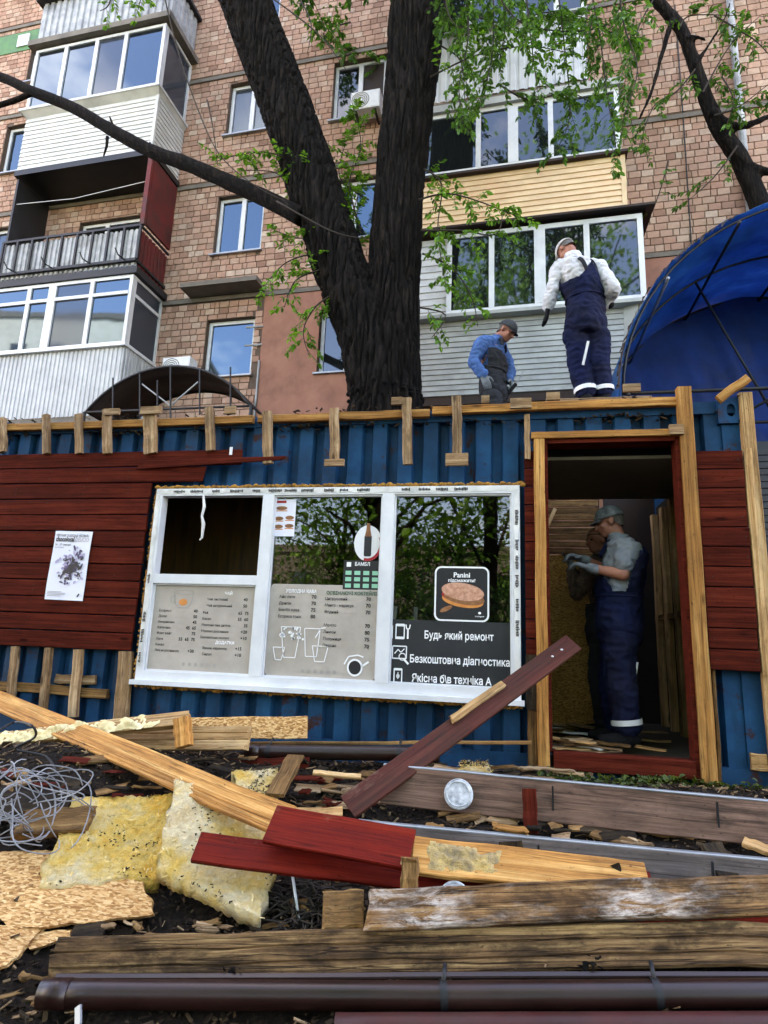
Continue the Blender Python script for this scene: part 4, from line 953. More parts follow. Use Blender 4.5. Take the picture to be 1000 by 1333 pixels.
text_into(f_, 'Якісна б\\в техніка A', WXp(536, 888)[0], WXp(536, 887)[1], .074, -.0098, .018, maxw=WXp(640, 887)[0]-WXp(536, 887)[0])
def box_outline(cx, cz, w, h, t_): stroke(f_, [(cx-w/2, cz-h/2), (cx+w/2, cz-h/2), (cx+w/2, cz+h/2), (cx-w/2, cz+h/2), (cx-w/2, cz-h/2-t_/2)], t_, -.0098)
x, z = WXp(521, 822); box_outline(x, z, .06, .1, .008); rect(f_, x-.03, x+.03, z-.05, z-.036, -.0099); rect(f_, x-.03, x+.03, z+.036, z+.05, -.0099); stroke(f_, [(x-.058, z-.05), (x-.058, z+.04)], .01, -.0098); stroke(f_, [(x+.056, z-.05), (x+.056, z+.02)], .012, -.0098); stroke(f_, [(x+.04, z+.05), (x+.046, z+.02), (x+.066, z+.02), (x+.072, z+.05)], .008, -.0098)
x, z = WXp(520, 851); box_outline(x, z+.01, .1, .085, .008); stroke(f_, [(x-.035, z), (x-.01, z+.03), (x+.01, z+.01), (x+.035, z+.035)], .007, -.0098); stroke(f_, [(x+.022+.024*math.cos(k*.5), z-.02+.024*math.sin(k*.5)) for k in range(14)], .007, -.0099); stroke(f_, [(x+.038, z-.04), (x+.066, z-.07)], .014, -.0099)
x, z = WXp(518, 880); box_outline(x, z, .055, .1, .008); rect(f_, x-.027, x+.027, z-.05, z-.038, -.0099); rect(f_, x-.027, x+.027, z+.038, z+.05, -.0099); disc(f_, x, z, .012, .016, -.0099, 10); stroke(f_, [(x, z-.02), (x, z+.026)], .006, -.0099)
tag(f_.build('service_lettering', 'print_white', WN), kind='stuff')
# ---------------- poster
pt = PY(90, 736, -.03)
PO = thing('poster', 'white event poster with dark splash artwork stapled to the red planks', 'poster', (pt.x, -.03, pt.z), (0, R(1.0), 0))
c4 = [PY(*q, -.03)-pt for q in ((50, 780), (107, 784), (118, 690), (62, 689))]
pw, ph = .345, .56
b = MB(); n_ = 6
for i in range(n_+1):
    for j in range(n_+1):
        b.v.append((-pw/2+pw*i/n_, -.004-.004*math.sin(i*1.7+j), -ph/2+ph*j/n_))
b.f = [(i*(n_+1)+j, (i+1)*(n_+1)+j, (i+1)*(n_+1)+j+1, i*(n_+1)+j+1) for i in range(n_) for j in range(n_)]; b.mi = [0]*len(b.f)
b.build('sheet', 'paper', PO, True)
b = MB(); text_into(b, 'СВЯТО КАВИ  ТА ШОКОЛАДУ  ФЕСТИВАЛЬ', -pw/2+.02, ph/2-.045, .026, -.0095, .02, maxw=pw-.05); text_into(b, 'chocolocal', -pw/2+.02, ph/2-.085, .055, -.0095, .035, maxw=.17); text_into(b, '26 - 27 серпня', -pw/2+.02, ph/2-.12, .022, -.0095, .015); text_into(b, 'вхід вільний', -pw/2+.02, ph/2-.14, .014, -.0095); stroke(b, [(pw/2-.05, -ph/2+.03), (pw/2-.035, -ph/2+.055)], .012, -.0095); b.build('poster_lettering', 'print_black', PO)
b = MB(); text_into(b, 'DELICIO', -pw/2+.2, ph/2-.085, .05, -.0095, .0, maxw=.12)
for k in range(4): rect(b, -pw/2+.02, -pw/2+.02+rnd.uniform(.12, .2), -ph/2+.03+k*.011, -ph/2+.034+k*.011, -.0095)
b.build('poster_lettering', 'print_grey', PO)
r_ = random.Random(12)
for (m_, n_, rr_, s0, s1, yy) in (('print_lilac', 75, .15, .006, .018, -.0096), ('print_purple', 80, .12, .005, .016, -.0101), ('print_black', 70, .10, .004, .015, -.0106)):
    b = MB()
    for i in range(n_):
        a = r_.uniform(0, 6.28); d = abs(r_.gauss(0, .55))*rr_; x, z = .03+d*math.cos(a)*.9+(.02 if math.sin(a) > 0 else 0), -.02+d*math.sin(a)*1.25
        if abs(x) < pw/2-.03 and abs(z) < ph/2-.12: disc(b, x, z, r_.uniform(s0, s1)*1.7, r_.uniform(s0, s1)*.7, yy-i*2e-6, 7, r_.uniform(0, 3))
    tag(b.build('splash_print', m_, PO), kind='stuff')
# ---------------- inside, dimly seen through the glass
t_ = thing('counter', 'dark shop counter inside behind the kiosk glass', 'counter', (-.8, 1.2, .115))
b = MB(); b.box(-1.0, .85, -.25, .25, 0, .82); b.build('cabinet', 'dark_steel', t_); b = MB(); b.box(-1.03, .88, -.28, .28, .82, .86); b.build('counter_top', 'dark_wood', t_)
t_ = thing('coffee_machine', 'coffee machine with yellow digits on the counter inside the kiosk', 'coffee machine', (-.45, 1.2, .975))
b = MB(); b.box(-.3, .3, -.2, .2, .06, .5); b.box(-.28, .28, -.24, .2, 0, .08); b.box(-.26, .26, -.3, -.2, .33, .46); b.build('body', 'dark_steel', t_)
MT['digits'] = simple('yellow_digits', (.9, .85, .1, 1), rough=.5, bump=0)
_b = MT['digits'].node_tree.nodes['Principled BSDF']; _b.inputs['Emission Color'].default_value = (.9, .85, .1, 1); _b.inputs['Emission Strength'].default_value = .6
b = MB(); text_into(b, '7:2', .06, .37, .07, -.303, .01); b.build('digits', 'digits', t_)
b = MB()
for i in range(3): b.tube([(-.2+i*.08, -.305, .4), (-.2+i*.08, -.32, .4)], .014, 8)
b.build('button', 'steel', t_)
t_ = thing('step_ladder', 'small white step ladder inside behind the kiosk window', 'ladder', (-.82, .62, .115))
for x in (-.11, .11):
    b = MB(); b.beam((x, 0, 0), (x*.8, .18, 1.0), .03, .02, (0, -1, 0)); b.build('rail', 'white_plastic', t_)
for k in range(5):
    u = .12+k*.19; b = MB(); b.box(-.11+.02*u, .11-.02*u, .18*u-.04, .18*u+.04, u-.01, u+.01); b.build('tread', 'white_plastic', t_)
# ================================================================== TREES
def leaf(b, p, d, up, L, w):
    d = d.normalized(); s_ = d.cross(up)
    if s_.length < 1e-3: s_ = Vector((1, 0, 0))
    s_.normalize(); n = s_.cross(d); f = .22*w
    b.add([p, p+d*L*.35-s_*w*.5+n*f, p+d*L*.72-s_*w*.38+n*f, p+d*L, p+d*L*.72+s_*w*.38+n*f, p+d*L*.35+s_*w*.5+n*f], [(0, 3, 2, 1), (0, 5, 4, 3)])
def smooth_path(pts, n=6):
    pts = [Vector(p) for p in pts]; out_ = []
    for i in range(len(pts)-1):
        p0, p1, p2, p3 = pts[max(i-1, 0)], pts[i], pts[i+1], pts[min(i+2, len(pts)-1)]
        for k in range(n):
            t = k/n; out_.append(.5*((2*p1)+(-p0+p2)*t+(2*p0-5*p1+4*p2-p3)*t*t+(-p0+3*p1-3*p2+p3)*t**3))
    return out_+[pts[-1]]
def spray(lb, tb, path, r0, r_, dens=1.0, L=.34, size=.075, droop=.5):
    """a leafy branch: side twigs with paired leaflets hanging from a path"""
    tb.tube(path, [r0*(1-.75*i/(len(path)-1))+.002 for i in range(len(path))], 5)
    acc = 0
    for i in range(1, len(path)):
        seg = path[i]-path[i-1]; acc += seg.length*dens
        while acc > .085:
            acc -= .085; p = path[i-1].lerp(path[i], r_.random()); dr = seg.normalized()
            v = Vector((r_.gauss(0, 1), r_.gauss(0, .8), r_.gauss(0, .6))); v -= dr*v.dot(dr)*.6; v = (v.normalized()+dr*.6).normalized()
            n = r_.randint(4, 8); l = L*r_.uniform(.5, 1.1); q = p.copy(); pts = [q.copy()]
            for k in range(n):
                v = (v+Vector((r_.gauss(0, .1), r_.gauss(0, .1), -droop*.22))).normalized(); q = q+v*(l/n); pts.append(q.copy())
                sd_ = v.cross(Vector((0, 0, 1)))
                if sd_.length < .1: sd_ = Vector((1, 0, 0))
                sd_.normalize()
                for s_ in (-1, 1):
                    if r_.random() < .88:
                        dd = (v*.5+sd_*s_*r_.uniform(.6, 1)+Vector((0, 0, -r_.uniform(.1, .6)))+Vector((r_.gauss(0, .2), r_.gauss(0, .2), r_.gauss(0, .2))))
                        sz = size*r_.uniform(.45, 1.3); leaf(lb, q, dd, Vector((r_.gauss(0, .4), r_.gauss(0, .4), 1)), sz, sz*.5)
            leaf(lb, q, v, Vector((0, 0, 1)), size, size*.5); tb.tube(pts, .0035, 3, False)
TY = 3.25
def pr(path, Y): return [PY(x, y, Y) for x, y in path]
def wid(px, y, Y): p = PY(*y, Y); return px/2/(800/((p-CAM).dot(_w)))
TREE = thing('old_tree', 'big dark-barked tree forking into two thick limbs behind the kiosk', 'tree', (-1.62, TY, 0))
def rel(o, root): # vertices were laid out in world space
    o.matrix_parent_inverse = root.matrix_basis.inverted() if False else Matrix.Translation(-Vector(root.location)); return o
b = MB()
KW = 1.0
def limb(pts, Y, n=20):
    c = []; r_ = []
    for (x, y, w) in pts: c.append(PY(x, y, Y if not callable(Y) else Y(y))); r_.append(KW*wid(w, (x, y), Y if not callable(Y) else Y(y)))
    cc = smooth_path(c, 5); rr_ = []
    for i in range(len(c)-1):
        for k in range(5): rr_.append(r_[i]+(r_[i+1]-r_[i])*k/5)
    rr_.append(r_[-1]); return cc, rr_
base = PY(500, 520, TY)
KW = .90
cl, rl = limb([(500, 525, 98), (478, 440, 84), (440, 340, 76), (411, 250, 76), (380, 160, 74), (346, 70, 72), (314, -10, 70), (280, -90, 66), (230, -230, 56)], TY)
KW = .98
cr, rr2 = limb([(505, 525, 92), (508, 440, 78), (513, 350, 68), (521, 240, 67), (532, 130, 68), (543, 30, 74), (552, -60, 76), (560, -220, 62)], TY+.05)
b.tube([(base.x-.04, TY, -.25), (base.x-.03, TY, .0), (base.x, TY, .6), (base.x, TY, 2.0)]+[Vector(base)+Vector((0, 0, -.2))]+cl, [.78, .66, .56, .52, .5]+rl, 18)
b.tube([(base.x+.05, TY+.05, 1.5)]+cr, [.45]+rr2, 18)
KW = 1.0
def bark_d(p, n):
    q = Vector((p.x*13, p.y*13, p.z*1.2)); r1 = 1-abs(noise.noise(q))*2; r2_ = 1-abs(noise.noise(Vector((p.x*15, p.y*15, p.z*2.6))+Vector((7, 1, 3))))*2
    return -.055+.05*min(1, abs(noise.noise(q))*4.2)+.018*min(1, abs(noise.noise(Vector((p.x*19, p.y*19, p.z*3.4))))*4)+.03*noise.noise(p*1.3)
tr = remesh(b, .017, 'trunk', 'bark', TREE, 3, disp=bark_d); rel(tr, TREE)
b = MB(); r_ = random.Random(3)
for i in range(46):
    a = i/46*6.283*2; rr_ = .50+.03*math.sin(a*3); b.ell((base.x+rr_*math.cos(a), TY+rr_*math.sin(a), base.z+.02+r_.uniform(-.05, .06)), (.035, .035, .03), seg=6, ring=4)
rel(b.build('bark_burr', 'bark', TREE, True), TREE)
# long bare branch to the left
bp = smooth_path(pr([(392, 282), (345, 258), (300, 238), (245, 214), (200, 198), (150, 172), (95, 140), (40, 118), (0, 100), (-60, 88)], TY-.2), 6)
b = MB(); b.tube(bp, [wid(21-10*i/len(bp), (200, 200), TY)*(1+.12*noise.noise(p*6)) for i, p in enumerate(bp)], 12)
q = smooth_path(pr([(40, 122), (15, 132), (-20, 142)], TY-.2), 4); b.tube(q, .045, 8)
for pth in ([(142, 172), (146, 160), (143, 152)], [(140, 178), (139, 190), (135, 203)], [(197, 198), (197, 190), (195, 185)]): b.tube(pr(pth, TY-.22), [.028, .022, .012], 7)
rel(b.build('branch', 'bark', TREE, True), TREE)
b = MB()
for pth, Y in (([(213, -10), (230, 60), (255, 135), (285, 200), (330, 240), (372, 262)], 2.9), ([(270, 130), (278, 170), (283, 215)], 2.9), ([(360, 262), (430, 300), (470, 310)], 2.6), ([(330, -20), (410, 40), (450, 90)], 2.6), ([(385, -10), (405, 30), (400, 70)], 2.5)):
    c = smooth_path(pr(pth, Y), 5); b.tube(c, [.014*(1-.7*i/len(c)) for i in range(len(c))], 5)
rel(b.build('bare_twig', 'twig', TREE, True), TREE)
lb, tb, ld = MB(), MB(), MB(); r_ = random.Random(5)
SP = [([(440, 335), (400, 332), (368, 345), (345, 372)], 3.0, 1.1), ([(440, 380), (412, 398), (395, 430), (402, 462)], 3.0, 1.1), ([(430, 300), (392, 310), (358, 300)], 3.1, 1.0), ([(420, 350), (385, 365), (370, 400)], 3.0, .9),
      ([(400, 240), (372, 206), (330, 198), (280, 210)], 3.0, .9), ([(380, 250), (360, 225), (320, 222)], 3.1, .7), ([(470, 300), (455, 240), (470, 190), (460, 140)], 3.3, 1.0), ([(480, 260), (442, 230), (452, 180)], 3.4, .9), ([(470, 330), (460, 280), (475, 230)], 3.4, .8),
      ([(545, 260), (585, 252), (640, 268), (692, 290)], 3.0, 1.0), ([(550, 330), (590, 350), (615, 390), (622, 425)], 3.2, .9), ([(548, 300), (600, 300), (645, 305), (655, 275)], 2.9, .9), ([(552, 220), (575, 240), (570, 300), (580, 370)], 3.1, .9), ([(545, 400), (580, 410), (562, 440)], 3.0, .7),
      ([(150, -30), (142, 5), (130, 14)], 2.6, .8), ([(205, -40), (185, -5), (180, 12)], 2.6, .8), ([(560, 100), (620, 72), (690, 60), (765, 75)], 3.0, .8), ([(575, 60), (600, 80), (605, 130)], 3.2, .9)]
for pth, Y, dn in SP: spray(lb, tb, smooth_path(pr(pth, Y), 5), .012, r_, dn, .30, .085)
SP2 = [([(600, -60), (610, 40), (598, 110), (602, 160)], 2.6), ([(640, -60), (642, 60), (622, 150)], 3.0), ([(680, -60), (690, 40), (700, 120)], 2.4), ([(720, -60), (735, 60), (742, 150), (722, 200)], 3.4), ([(760, -60), (780, 40), (790, 120), (802, 190)], 2.9), ([(800, -60), (812, 30), (830, 90), (812, 150)], 2.5), ([(600, 15), (660, 30), (720, 15), (800, 35)], 3.5), ([(640, -20), (680, 30), (760, 40), (820, 20)], 2.8), ([(650, 110), (690, 130), (740, 120), (780, 140)], 3.2), ([(575, -30), (590, 30), (640, 40)], 2.9), ([(700, -30), (720, 20), (770, 30), (830, 60)], 3.8), ([(660, -40), (660, 20), (650, 80)], 3.6)]
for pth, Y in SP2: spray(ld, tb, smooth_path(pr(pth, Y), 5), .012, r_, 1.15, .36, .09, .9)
# crown above the picture
for k in range(60):
    c = Vector((-2.2+r_.gauss(0, 2.2), TY+r_.gauss(0, 1.4), 13.5+r_.gauss(0, 1.6)))
    pth = [c, c+Vector((r_.gauss(0, .5), r_.gauss(0, .5), r_.uniform(-.5, .2))), c+Vector((r_.gauss(0, .8), r_.gauss(0, .8), -r_.uniform(.4, 1.2)))]
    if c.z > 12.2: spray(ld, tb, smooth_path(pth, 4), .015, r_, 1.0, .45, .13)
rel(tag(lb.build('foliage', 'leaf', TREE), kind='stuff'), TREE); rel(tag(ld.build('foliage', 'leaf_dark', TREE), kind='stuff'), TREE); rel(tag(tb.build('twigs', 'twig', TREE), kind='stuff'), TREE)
# leaning tree on the right, between tarpaulin and wall
Y2 = 5.25
KW = .68
T2 = thing('leaning_tree', 'thin leaning tree with crooked dark trunk above the blue tarpaulin', 'tree', (3.9, Y2, 0))
c, rr_ = limb([(1010, 330, 40), (985, 255, 36), (962, 205, 33), (938, 170, 30), (918, 125, 26), (903, 80, 23), (885, 35, 22), (850, -5, 20), (820, -50, 18)], Y2)
b = MB(); b.tube([(4.15, Y2, -.1), (4.2, Y2, 3), (4.3, Y2, 6)]+c, [.3, .26, .24]+rr_, 14)
for pth, w in (([(925, 145), (960, 165), (1005, 150)], 18), ([(945, 180), (975, 215), (1010, 225)], 22), ([(875, 25), (862, 70), (848, 120), (832, 155)], 12), ([(905, 85), (925, 55), (945, 20), (960, -30)], 8), ([(893, 50), (905, 48), (920, 52)], 9)):
    q, w_ = limb([(x, y, w*(1-.2*i)) for i, (x, y) in enumerate(pth)], Y2-.1); b.tube(q, w_, 9)
o = remesh(b, .03, 'trunk', 'bark', T2, 2, disp=lambda p, n: .012*noise.noise(Vector((p.x*14, p.y*14, p.z*3)))); rel(o, T2)
lb, tb = MB(), MB()
for pth, dn in (([(905, 90), (880, 120), (850, 140), (828, 205)], .7), ([(930, 150), (960, 140), (1000, 110)], .6), ([(915, 120), (950, 60), (990, 20)], .6), ([(960, 190), (930, 230), (895, 262)], .5), ([(885, 35), (900, 20), (960, 20)], .7), ([(940, 100), (955, 130), (945, 165)], .7), ([(870, 210), (862, 240), (850, 275)], .4), ([(850, 0), (830, 40), (825, 90)], .9), ([(930, 20), (980, 50), (1000, 70)], .7)):
    spray(lb, tb, smooth_path(pr(pth, Y2-.3), 5), .014, r_, dn, .38, .095)
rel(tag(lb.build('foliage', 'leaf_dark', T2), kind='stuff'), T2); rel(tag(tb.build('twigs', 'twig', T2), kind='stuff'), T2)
# trees across the yard, behind the viewer (in the glass only)
def yard_tree(x, y, h, w, seed, label):
    r_ = random.Random(seed); t = thing('yard_tree', label, 'tree', (x, y, gz(x, y)-.05), None, 'far row of yard trees' if 'far row' in label else None)
    b = MB(); b.tube([(0, 0, 0), (.1, .05, h*.3), (-.1, .1, h*.6), (.1, 0, h*.9)], [.28, .22, .14, .04], 9)
    lb = MB(); ctr = [Vector((r_.gauss(0, w*.42), r_.gauss(0, w*.42), h*r_.uniform(.22, 1.0))) for _ in range(34)]
    for c in ctr:
        b.tube([(0, 0, max(h*.15, c.z-h*.2)), c*.5+Vector((0, 0, c.z*.4)), c], [.07, .05, .02], 5)
        for k in range(170):
            p = c+Vector((r_.gauss(0, .95), r_.gauss(0, .95), r_.gauss(0, .9))); s_ = r_.uniform(.14, .3)
            leaf(lb, p, Vector((r_.gauss(0, 1), r_.gauss(0, 1), r_.gauss(-.4, .6))), Vector((r_.gauss(0, .6), r_.gauss(0, .6), 1)), s_, s_*.6)
    b.build('trunk', 'bark', t, True); tag(lb.build('crown', 'leaf', t), kind='stuff')
for i, (x, y, h, w, la) in enumerate(((-3.0, -10, 19, 4.6, 'broad yard tree across from the shop window'), (1.6, -9.5, 22, 4.6, 'tallest yard tree across from the kiosk door'), (6.5, -12, 20, 5, 'yard tree across from the tarpaulin canopy'), (-13, -15, 15, 4, 'low yard tree across from the poster wall'), (-.5, -17, 24, 6, 'far yard tree behind the two nearest ones'))): yard_tree(x, y, h, w, 30+i, la)
for i in range(11):
    r_ = random.Random(70+i); x = -17+i*2.9; y = -13.5+r_.uniform(-1, 1)
    t = thing('yard_bush', 'rounded bush in the hedge row across the yard', 'bush', (x, y, gz(x, y)-.05), None, 'hedge bushes across the yard'); lb = MB(); b = MB()
    for k in range(5): b.tube([(0, 0, 0), (r_.gauss(0, .3), r_.gauss(0, .3), 1), (r_.gauss(0, .8), r_.gauss(0, .6), 2.4)], [.05, .03, .01], 5)
    for k in range(1500):
        p = Vector((r_.gauss(0, .85), r_.gauss(0, .6), r_.uniform(.1, 3.3)*(1-.25*r_.random()))); s_ = r_.uniform(.12, .24); leaf(lb, p, Vector((r_.gauss(0, 1), r_.gauss(0, 1), r_.gauss(0, .6))), Vector((0, .3, 1)), s_, s_*.6)
    b.build('stem', 'twig', t); tag(lb.build('foliage', 'leaf_dark', t), kind='stuff')
far_block('far_building', 'long brown block behind the yard trees', 8, -40, 60, 10, 7, 0, 'concrete')
for i, (x, y, h) in enumerate(((-14, -24, 9), (-8, -26, 10), (-2, -25, 8), (4, -27, 10), (10, -25, 9), (16, -26, 10))): yard_tree(x, y, h, 4.2, 60+i, 'bushy tree in the far row across the yard')
SH = thing('yard_stall', 'grey market stall with white roof edge across the yard', 'stall', (1.5, -11, gz(1.5, -11)))
b = MB(); b.box(-3, 3, -1.2, 1.2, 0, 1.5); b.build('wall', 'concrete', SH)
b = MB(); b.box(-3.2, 3.2, -1.4, 1.5, 1.5, 1.62); b.build('roof', 'white_plastic', SH)
# ================================================================== BLUE TARPAULIN CANOPY
TX, TB, TW, TH = 3.73, 3.67, 2.39, 2.37
def arch(a, y, k=1.0, sag=0): # a: 0..pi from left eave
    return Vector((TX-TW*math.cos(a)*k, y, TB+TH*math.sin(a)*k-sag))
ribs = (2.56, 3.65, 4.72)
TP = thing('tarpaulin_canopy', 'vaulted blue tarpaulin canopy on a steel frame beside the building', 'canopy', (TX, 3.6, 0))
b = MB(); na, ny = 90, 50
for j in range(ny+1):
    y = 2.50+(4.80-2.50)*j/ny
    k = min(abs(y-r0) for r0 in ribs)
    for i in range(na+1):
        a = -.06+(math.pi+.12)*i/na; sg = .10*min(1, k/.5)*(.4+abs(math.cos(a*2)))*.6
        p = arch(a, y, 1.012-sg*.22); p += Vector((0, 0, .05*noise.noise(Vector((a*4, y*3, 2)))+.025*abs(noise.noise(Vector((a*9+y*5, y*2-a*6, 5)))))); b.v.append(tuple(p))
b.f = [(j*(na+1)+i, j*(na+1)+i+1, (j+1)*(na+1)+i+1, (j+1)*(na+1)+i) for j in range(ny) for i in range(na)]; b.mi = [0]*len(b.f)
tp = b.build('tarpaulin', 'tarp', TP, True); rel(tp, TP)
m_ = tp.modifiers.new('thickness', 'SOLIDIFY'); m_.thickness = .004
for y in ribs:
    b = MB(); b.tube([arch(math.pi*i/30, y, .995) for i in range(31)], .016, 8); rel(b.build('rib', 'dark_steel', TP, True), TP)
    for x in (TX-TW, TX+TW):
        b = MB(); b.tube([(x, y, 0), (x, y, TB)], .03, 8); rel(b.build('post', 'dark_steel', TP, True), TP)
    b = MB(); b.tube([(TX-TW, y, TB+.03), (TX+TW, y, TB+.03)], .02, 6); rel(b.build('tie_bar', 'dark_steel', TP, True), TP)
    for s_ in ((-1,) if y == ribs[1] else ()):
        b = MB(); b.tube([(TX+s_*.95, y, TB+.03), arch(R(90-s_*48), y, .99)], .018, 6); b.tube([(TX+s_*.35, y, TB+.03), arch(R(90+s_*30), y, .99)], .016, 6); rel(b.build('strut', 'dark_steel', TP, True), TP)
for a in (0, R(38), R(64), R(90), R(116), R(142), R(180)):
    b = MB(); p0, p1 = arch(a, 2.5, .975), arch(a, 4.78, .975); b.tube([p0, p1], .02, 6); rel(b.build('purlin', 'steel' if a == R(38) else 'dark_steel', TP, True), TP)
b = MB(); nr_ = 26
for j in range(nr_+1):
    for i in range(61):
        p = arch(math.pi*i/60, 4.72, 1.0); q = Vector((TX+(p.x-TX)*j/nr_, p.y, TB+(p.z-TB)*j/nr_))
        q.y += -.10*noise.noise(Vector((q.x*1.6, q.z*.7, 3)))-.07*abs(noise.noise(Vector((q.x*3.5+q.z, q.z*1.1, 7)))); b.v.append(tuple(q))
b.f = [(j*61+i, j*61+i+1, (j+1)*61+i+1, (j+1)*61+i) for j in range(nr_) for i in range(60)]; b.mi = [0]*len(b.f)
o = b.build('end_sheet', 'tarp_shade', TP, True); rel(o, TP)  # shade under the vault carried by this sheet's darker colour
# ruffled edge of the sheet
b = MB(); r_ = random.Random(9)
for i in range(60):
    a = R(2)+R(62)*i/60; p = arch(a, 2.49, 1.015); q = p+Vector((-.05*math.cos(a)*r_.uniform(.3, 1.4), r_.uniform(-.05, .02), -r_.uniform(.03, .12))); a2 = a+R(1.2); p2 = arch(a2, 2.49, 1.015); q2 = p2+Vector((-.04, r_.uniform(-.04, .02), -r_.uniform(.02, .1)))
    b.quad(p, p2, q2, q)
rel(b.build('hem', 'rust', TP), TP)
# dark stall under the canopy
ST = thing('market_stall', 'dark stall with roller shutter under the blue tarpaulin', 'stall', (3.6, 3.6, 0))
b = MB(); b.box(-1.75, 2.2, -.4, .9, 0, 3.3); b.build('body', 'dark_steel', ST)
sm_ = MB(); sm_.box(-1.7, 2.15, -.43, -.4, .006, .074); me = sm_.mesh('shutter_slat', 'black_iron')
for k in range(40): obj('shutter_slat', me, ST, (0, 0, k*.08))
HR = thing('handrail', 'grey steel handrail beside the right end of the kiosk', 'handrail', (2.0, .5, 0))
b = MB(); b.tube([(-.23, -.2, 0), (-.25, -.2, 1.5), (-.28, -.2, 2.25)], .022, 8); b.build('post', 'corr_dark', HR, True)
for dx, z in ((-.12, 1.25), (.35, .9)):
    b = MB(); b.tube([(dx, -.1, 0), (dx, -.1, z)], .02, 8); b.build('post', 'corr_dark', HR, True)
b = MB(); b.tube([(-.24, -.15, 1.32), (-.1, -.1, 1.26), (.6, -.1, .74)], .024, 8); b.build('rail', 'corr_dark', HR, True)
# ================================================================== arched sheet canopy over the entrance, behind the kiosk
AR = thing('entrance_canopy', 'dark arched sheet-metal canopy with upright rods over the entrance', 'canopy', (-5.22, 4.2, 0))
ax0, ax1, az, ap = -6.72, -3.82, 4.30, 5.05
cxr = (ax0+ax1)/2; hw = (ax1-ax0)/2; hh = ap-az; rad = (hw*hw+hh*hh)/(2*hh); ccz = ap-rad; ang = math.asin(hw/rad)
def ar(t, y, dr=0): a = -ang+2*ang*t; return Vector((cxr+(rad+dr)*math.sin(a), y, ccz+(rad+dr)*math.cos(a)))
b = MB()
for j in range(2):
    for i in range(25): b.v.append(tuple(ar(i/24, (3.95, 5.0)[j])))
b.f = [(i, i+1, 26+i, 25+i) for i in range(24)]; b.mi = [0]*24
o = b.build('sheet', 'rust', AR, True); rel(o, AR); o.modifiers.new('t', 'SOLIDIFY').thickness = .012
for y in (3.96, 4.99):
    b = MB(); b.tube([ar(i/24, y, -.02) for i in range(25)], .02, 6); b.tube([ar(0, y), ar(1, y)], .018, 6); rel(b.build('rib', 'black_iron', AR, True), AR)
for (px, yt, yb_) in ((147, 492, 545), (182, 487, 545), (222, 478, 545), (260, 481, 540), (300, 478, 540), (205, 495, 530)):
    p, q = PY(px, yt, 3.93), PY(px, yb_, 3.93); b = MB(); b.tube([q, p], .014, 5); rel(b.build('rod', 'black_iron', AR), AR)
for (a, c) in (((185, 500), (222, 528)), ((258, 497), (222, 528))):
    p, q = PY(*a, 3.95), PY(*c, 3.95); b = MB(); b.tube([p, q], .012, 5); rel(b.build('strut', 'corr_dark', AR), AR)
for x in (ax0, ax1):
    for y in (3.96, 4.99):
        b = MB(); b.tube([(x, y, 0), (x, y, az)], .03, 8); rel(b.build('post', 'black_iron', AR), AR)
def chip(b, p, L, w, t, r_):
    m = Euler((r_.gauss(0, .35), r_.gauss(0, .35), r_.uniform(0, 6.28))).to_matrix()
    c = [(-L/2, -w/2, -t/2), (L/2, -w/2*r_.uniform(.3, 1), -t/2), (L/2*r_.uniform(.7, 1), w/2, -t/2), (-L/2, w/2*r_.uniform(.3, 1), -t/2)]
    c += [(x, y, t/2) for x, y, z in c]; b.add([p+m @ Vector(q) for q in c], [(3, 2, 1, 0), (4, 5, 6, 7), (0, 1, 5, 4), (1, 2, 6, 5), (2, 3, 7, 6), (3, 0, 4, 7)])
# ================================================================== RUBBLE IN FRONT OF THE KIOSK
def lay(name, label, cat, a, c, w, t, mat, tilt=0, group=None, **kw):
    A, B = G(*a), G(*c); d = (B-A).normalized()
    up = Vector((0, -math.sin(R(tilt)), math.cos(R(tilt))))
    o = plank(name, A, B, w, t, mat, None, up, **kw); return tag(o, label, cat, group)
def lay3(name, label, cat, A, B, w, t, mat, up=(0, 0, 1), group=None, **kw):
    return tag(plank(name, A, B, w, t, mat, None, up, **kw), label, cat, group)
# --- the long pipes at the very front
def pipe(name, label, pts, r, mat, bands=(), rim=True):
    t_ = thing(name, label, 'pipe', pts[0]); off = -Vector(pts[0])
    b = MB(); P_ = [Vector(p)+off for p in pts]; n = 14
    path = []; rr_ = []
    for i in range(len(P_)-1):
        for k in range(8): path.append(P_[i].lerp(P_[i+1], k/8)); rr_.append(r*(1+.015*noise.noise(path[-1]*4)))
    path.append(P_[-1]); rr_.append(r)
    b.tube(path, rr_, 20, True); b.build('tube', mat, t_, True)
    d = (P_[-1]-P_[0]).normalized()
    if rim:
        b = MB(); b.tube([P_[0]-d*.005, P_[0]+d*.09], r*1.05, 20); b.build('socket', mat, t_, True)
        b = MB(); b.tube([P_[0]-d*.007, P_[0]-d*.0056], r*.9, 20); b.build('mouth', 'print_black', t_)  # black disc on the closed end paints the dark inside of the pipe
    for p in bands:
        q = Vector(p)+off; b = MB(); b.tube([q-d*.012, q+d*.012], r*1.09, 20, False); b.tube([q+Vector((0, .0, r)), q+Vector((0, .05, r+.03))], .008, 5); b.build('clamp', 'dark_steel', t_, True)
    return t_
A, Bm, B = G(56, 1294, .045), G(578, 1297, .045), G(1060, 1293, .045)
pipe('drainpipe', 'long dark brown drainpipe lying along the front of the rubble', [A, Bm, B], .042, 'brown_pipe', [G(577, 1297, .045), G(853, 1294, .045)])
A, B = G(436, 1340, .02), G(1080, 1338, .02)
pipe('drainpipe', 'red-brown drainpipe half sunk in the soil before the dark one', [A, B], .042, 'redbrown_pipe', (), False)
A, B = G(100, 1270, .03), G(1060, 1266, .03)
